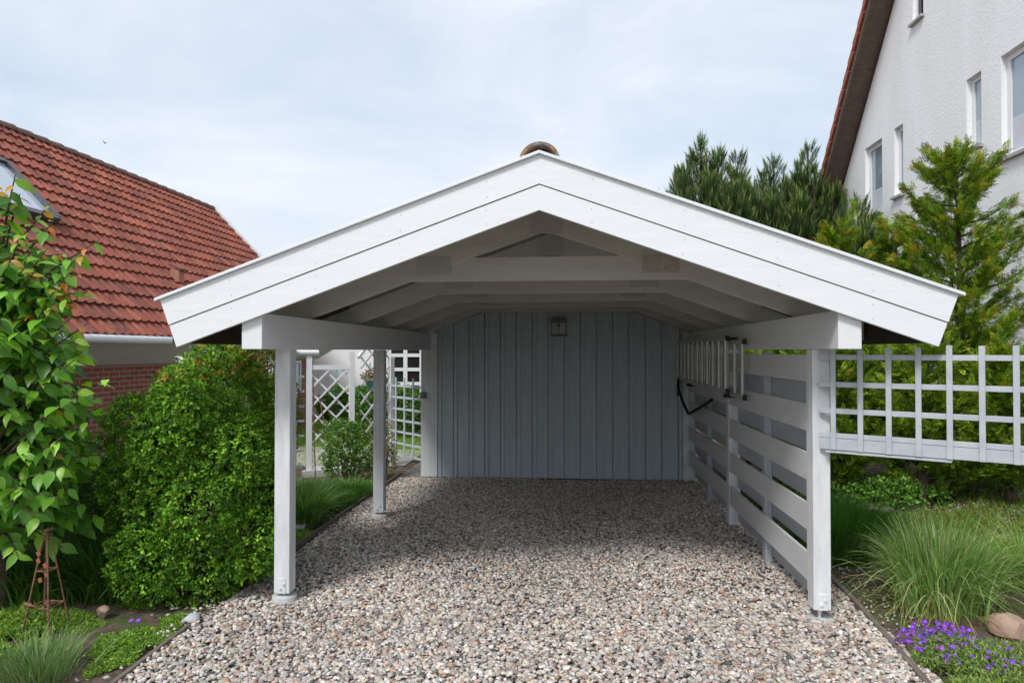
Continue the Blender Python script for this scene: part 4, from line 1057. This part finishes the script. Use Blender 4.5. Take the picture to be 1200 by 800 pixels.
cover('ground_cover', 'patchy weeds and herbs over the right garden bed', [(3.7, 7.4, .8, .8, .3), (4.6, 7.2, .8, .9, .3), (4.0, 6.2, .6, .5, .25), (3.3, 8.9, .8, .3, .12), (5.2, 9.0, .9, .8, .25), (2.62, 7.6, .15, .8, .04)], 19000, (.035, .014), [(.08, .16, .03), (.12, .20, .04), (.18, .20, .06), (.20, .15, .07)], [.36, .3, .2, .14], hmax=.075, bl=.7)
cover('moss', 'sparse moss and weeds in the gravel margin beside the right edging', [(2.5, 6.0, .12, .6, .6), (2.36, 5.1, .06, .3, .4)], 500, (.014, .009), GC, hmax=.02)
cover('grass', 'short lawn grass beyond the lattice screens', [(-5.2, 15, 3.2, 3.6, 1)], 26000, (.05, .012), [(.12, .21, .03), (.16, .25, .045)], hmax=.06, bl=1.0, cat='grass')

# purple flowers ----------------------------------------------------
fl = thing('flower_clump', 'mound of small violet purple flowers at the bottom right corner', 'flowers', (2.72, 4.5, 0))
def mound(cx, cy, rx, ry, hh, n):
    a = rng.uniform(0, 2 * np.pi, n); q = np.sqrt(rng.random(n)) * (1 + .15 * np.sin(4 * a + 1))
    z = hh * np.sqrt(np.clip(1 - (q / 1.2) ** 2, .02, 1)) * rng.uniform(.35, 1.05, n)
    return np.c_[cx + rx * q * np.cos(a), cy + ry * q * np.sin(a), z]
Pm = np.concatenate([mound(2.64, 4.5, .27, .32, .14, 7000), mound(3.0, 4.35, .34, .4, .12, 5000), mound(2.5, 4.05, .17, .2, .09, 1800)])
n = len(Pm)
inst = instances(*T_LEAF, Pm, rng.normal(size=(n, 3)) + np.array([0, 0, .6]), np.c_[rng.normal(0, .5, (n, 2)), np.ones(n)], rng.uniform(.02, .04, n), .009, palette(n, [(.12, .19, .05), (.17, .25, .07), (.22, .26, .09), (.08, .13, .04)]))
crown_np('foliage', [inst], M_SMALL, fl)
nf = 250
ctr = np.concatenate([mound(2.58, 4.68, .24, .14, .16, 120), mound(2.64, 4.5, .27, .28, .15, 95), mound(2.95, 4.3, .3, .3, .12, nf - 215)]); ctr[:, 2] = np.maximum(ctr[:, 2], .06) + rng.uniform(.012, .045, nf)
nrm = unit(np.c_[rng.normal(0, .45, nf), rng.normal(-.45, .4, nf), np.ones(nf)])
pc = palette(nf, [(.15, .045, .42), (.20, .06, .50), (.24, .07, .42), (.12, .035, .36)], None, .12)
pp = []
t1 = unit(np.cross(nrm, rdir(nf))); t2 = np.cross(nrm, t1)
for j in range(5):
    an = 2 * np.pi * j / 5; A_ = t1 * math.cos(an) + t2 * math.sin(an)
    pp.append(instances(*T_LEAF, ctr, A_ + nrm * .15, nrm, rng.uniform(.013, .019, nf), .015, pc))
pp.append(instances(*T_LEAF, ctr - t1 * .0025 + nrm * .004, t1, nrm, np.full(nf, .005), .005, palette(nf, [(.55, .5, .3)])))
V, F, C = merge(pp)
crown_np('blossoms', [(V, F, C)], M_PETAL, fl)['kind'] = 'stuff'
for k in range(0): pass
vf = thing('violet_flower', 'two tiny violet blossoms in the low cover left of the gravel', 'flower', (-2.80, 4.50, 0))
c2 = np.array([(-2.82, 4.50, .10), (-2.775, 4.51, .098)]); nn2 = np.array([(0, -.6, 1), (.1, -.5, 1)], float)
pp = []
for j in range(5):
    an = 2 * np.pi * j / 5; A_ = np.array([[math.cos(an), math.sin(an) * .8, math.sin(an) * .5]] * 2)
    pp.append(instances(*T_LEAF, c2, A_, nn2, np.full(2, .018), .016, palette(2, [(.25, .07, .6)])))
crown_np('petals', pp, M_PETAL, vf)
MB().tube([(-2.82, 4.5, 0), (-2.82, 4.5, .1)], .002, 5).tube([(-2.775, 4.51, 0), (-2.775, 4.51, .098)], .002, 5).build('stem', surf('green_stem', (.06, .12, .03)), vf)

# rock --------------------------------------------------------------
def rock(label, c, s, mat, seed, group=None):
    tv, tf = ico(3); r2 = np.random.default_rng(seed)
    d = tv.copy()
    for _ in range(7):
        n_ = unit(r2.normal(size=(1, 3)))[0]; lim = r2.uniform(.5, .8); pr = d @ n_; d = d - np.outer(np.maximum(pr - lim, 0), n_)
    V = d * np.array(s) + np.array(c); o = np_mesh('rock', V, tf, mat, None, None, None, False, loc=c); tag(o, label, 'rock', group)
rock('angular pink sandstone rock at the right edge beside the grass', (3.22, 5.0, .06), (.14, .12, .13), M_ROCK, 3)
rock('small tan stone at the foot of the rusty obelisk', (-3.18, 4.72, .06), (.055, .05, .05), M_ROCK, 5)
rock('pale grey stone half buried beneath the boxwood edge', (-2.52, 4.72, .03), (.07, .06, .05), M_CONC, 6)
rock('flat grey stone lying in the soil of the right garden bed', (3.7, 8.25, .14), (.22, .16, .06), M_BROWN, 8)

# obelisk with birds -------------------------------------------------
ob = thing('garden_obelisk', 'slim rusty iron obelisk topped by a small bird ornament', 'obelisk', (-3.38, 4.42, 0))
OX, OY = -3.38, 4.42; zt = .70; hw = .105
legs = [(OX + sx * hw, OY + sy * hw) for sx, sy in ((-1, -1), (1, -1), (1, 1), (-1, 1))]
for lx, ly in legs: MB().tube([(lx, ly, -.02), (OX + (lx - OX) * .12, OY + (ly - OY) * .12, zt)], .006, 6).build('leg', M_RUST, ob)
for z in (.22, .46):
    m = MB(); k = 1 - .88 * z / zt; c = [(OX + (lx - OX) * k, OY + (ly - OY) * k, z) for lx, ly in legs]
    for i in range(4): m.tube([c[i], c[(i + 1) % 4]], .005, 5)
    m.tube([c[0], c[2]], .004, 5).tube([c[1], c[3]], .004, 5); m.build('ring', M_RUST, ob)
MB().tube([(OX, OY, .42), (OX, OY, zt + .01)], .005, 6).build('finial_rod', M_RUST, ob)
def bird(px, py, pz, s, dx):
    m = MB(); m.tube([(px - dx * .045 * s, py, pz + .002), (px - dx * .022 * s, py, pz + .008 * s), (px, py, pz + .013 * s), (px + dx * .02 * s, py, pz + .02 * s), (px + dx * .032 * s, py, pz + .026 * s), (px + dx * .048 * s, py, pz + .022 * s)],
                     [.003 * s, .008 * s, .015 * s, .011 * s, .009 * s, .001], 8)
    m.tube([(px, py, pz - .012 * s), (px, py, pz + .005 * s)], .002, 5); m.build('bird_ornament', M_RUST, ob)
bird(OX, OY, zt + .012, 1.1, 1); bird(OX - .05, OY - .09, .235, 1.0, -1); bird(OX + .06, OY - .05, .245, .9, 1)
m = MB()
for (lx, lz) in ((-.03, .53), (.02, .50), (-.015, .40), (.03, .44), (-.03, .58)):
    m.obox((OX + lx, OY - .04, lz), (.012, 0, .006), (0, .002, 0), (-.006, 0, .014))
m.build('leaf_ornament', surf('copper_leaf', (.35, .12, .06), rough=.6), ob)

# hanging baskets ------------------------------------------------------
def basket(label, x, y, z, fl_, s=1.0, hang=.35):
    t = thing('hanging_pot', label, 'flower pot', (x, y, z), None)
    MB().lathe((x, y, z), [(0, -.07 * s), (.04 * s, -.07 * s), (.075 * s, .06 * s), (.08 * s, .06 * s), (.06 * s, .05 * s), (0, .045 * s)], 16).build('pot', M_TEAL, t)
    m = MB()
    for k in range(3): a = k * 2.1; m.tube([(x + .07 * s * math.cos(a), y + .07 * s * math.sin(a), z + .05), (x, y, z + hang)], .004, 5)
    m.build('hanger', M_TEAL, t)
    n_ = 260; P_ = np.array([x, y, z + .13 * s]) + rdir(n_) * np.array([.15, .15, .13]) * s * rng.uniform(.4, 1, (n_, 1))
    c_ = palette(n_, MG); 
    if fl_: mk = rng.random(n_) < .3; c_[mk] = palette(mk.sum(), [(.65, .18, .35), (.7, .3, .45)])
    crown_np('foliage', [instances(*T_LEAF, P_, rdir(n_), rdir(n_), np.full(n_, .045 * s), .032 * s, c_)], M_SMALL, t)
basket('teal hanging pot of pink flowers on the arched lattice', -3.07, 10.95, 1.42, True, .95, .36)
basket('teal hanging pot with leaves behind the low diamond lattice', -3.72, 11.2, 1.22, False, .8, .5)
basket('small teal hanging pot right of the rear left post', -2.90, 11.6, 1.28, False, .6, .5)
cane = MB().tube([(-3.62, 10.0, 0), (-3.68, 10.05, 1.45)], .010, 6).tube([(-3.32, 10.0, 0), (-3.58, 10.05, 1.25)], .010, 6).build('garden_stake', M_RUST); tag(cane, 'pair of crossed thin brown garden stakes before the diamond lattice', 'stakes')

# distant bird in the sky
bx0, by0, bz0 = -20.01, 28.0, 11.0
bd = MB().tube([(bx0 - .06, by0, bz0), (bx0, by0, bz0 + .01), (bx0 + .06, by0, bz0)], [.005, .03, .008], 6).add([(bx0, by0, bz0), (bx0 + .03, by0 - .14, bz0 + .06), (bx0 - .03, by0 - .12, bz0 + .06), (bx0, by0 + .14, bz0 + .06), (bx0 - .04, by0 + .12, bz0 + .06)], [(0, 1, 2), (0, 3, 4)]).build('flying_bird', M_BLACK)
tag(bd, 'tiny dark bird flying above the red roof', 'bird')

# ------------------------------------------------------------------ light, sky, camera
SUN_EL, SUN_AZ = 50, 206          # azimuth: direction the sun stands in, from +Y clockwise
w = bpy.data.worlds.new('World'); S.world = w; w.use_nodes = True
nt = w.node_tree; nt.nodes.clear(); N, Lk = nt.nodes, nt.links
out = N.new('ShaderNodeOutputWorld')
st = N.new('ShaderNodeTexSky'); st.sky_type = 'NISHITA'; st.sun_disc = False
st.sun_elevation = R(SUN_EL); st.sun_rotation = R(SUN_AZ); st.air_density = 1.2; st.dust_density = 2.5
b1 = N.new('ShaderNodeBackground'); b1.inputs[1].default_value = .12; Lk.new(st.outputs[0], b1.inputs[0])
b2_ = N.new('ShaderNodeBackground'); b2_.inputs[0].default_value = (.80, .875, .97, 1); b2_.inputs[1].default_value = .92
tc = N.new('ShaderNodeTexCoord'); mp = N.new('ShaderNodeMapping'); mp.inputs['Scale'].default_value = (1, 1, 2.6); mp.inputs['Location'].default_value = (.35, .1, .2)
Lk.new(tc.outputs['Generated'], mp.inputs[0])
nz = N.new('ShaderNodeTexNoise'); nz.inputs['Scale'].default_value = 2.0; nz.inputs['Detail'].default_value = 7; nz.inputs['Roughness'].default_value = .55; nz.inputs['Distortion'].default_value = .4
Lk.new(mp.outputs[0], nz.inputs['Vector'])
mr = N.new('ShaderNodeMapRange'); mr.inputs[1].default_value = .3; mr.inputs[2].default_value = .66; mr.inputs[3].default_value = .60; mr.inputs[4].default_value = .97
Lk.new(nz.outputs[0], mr.inputs[0])
cr = N.new('ShaderNodeValToRGB'); cr.color_ramp.elements[0].position = .35; cr.color_ramp.elements[1].position = .7
cr.color_ramp.elements[0].color = (.71, .80, .92, 1); cr.color_ramp.elements[1].color = (.82, .86, .92, 1)
Lk.new(nz.outputs[0], cr.inputs[0]); Lk.new(cr.outputs[0], b2_.inputs[0])
ms = N.new('ShaderNodeMixShader'); Lk.new(mr.outputs[0], ms.inputs[0]); Lk.new(b1.outputs[0], ms.inputs[1]); Lk.new(b2_.outputs[0], ms.inputs[2])
Lk.new(ms.outputs[0], out.inputs[0])
sd = bpy.data.lights.new('sun', 'SUN'); sd.energy = 2.05; sd.angle = R(13); sd.color = (1, .98, .95)
so = bpy.data.objects.new('sun', sd); COL.objects.link(so)
az = R(SUN_AZ); el = R(SUN_EL)
dirv = Vector((math.sin(az) * math.cos(el), math.cos(az) * math.cos(el), math.sin(el)))
so.rotation_euler = dirv.to_track_quat('Z', 'Y').to_euler(); so.location = dirv * 30

cam = bpy.data.cameras.new('camera'); cam.sensor_width = 36; cam.lens = 24.0; cam.clip_end = 2000; cam.clip_start = .05
co = bpy.data.objects.new('camera', cam); COL.objects.link(co); co.location = (.21, 0, 1.96)
co.rotation_euler = (R(90) + math.atan(11 / 800), 0, math.atan(69 / 800)); S.camera = co
S.view_settings.view_transform = 'Standard'; S.view_settings.look = 'None'; S.view_settings.exposure = .30; S.view_settings.gamma = 1
S.render.resolution_x = 1024; S.render.resolution_y = 682
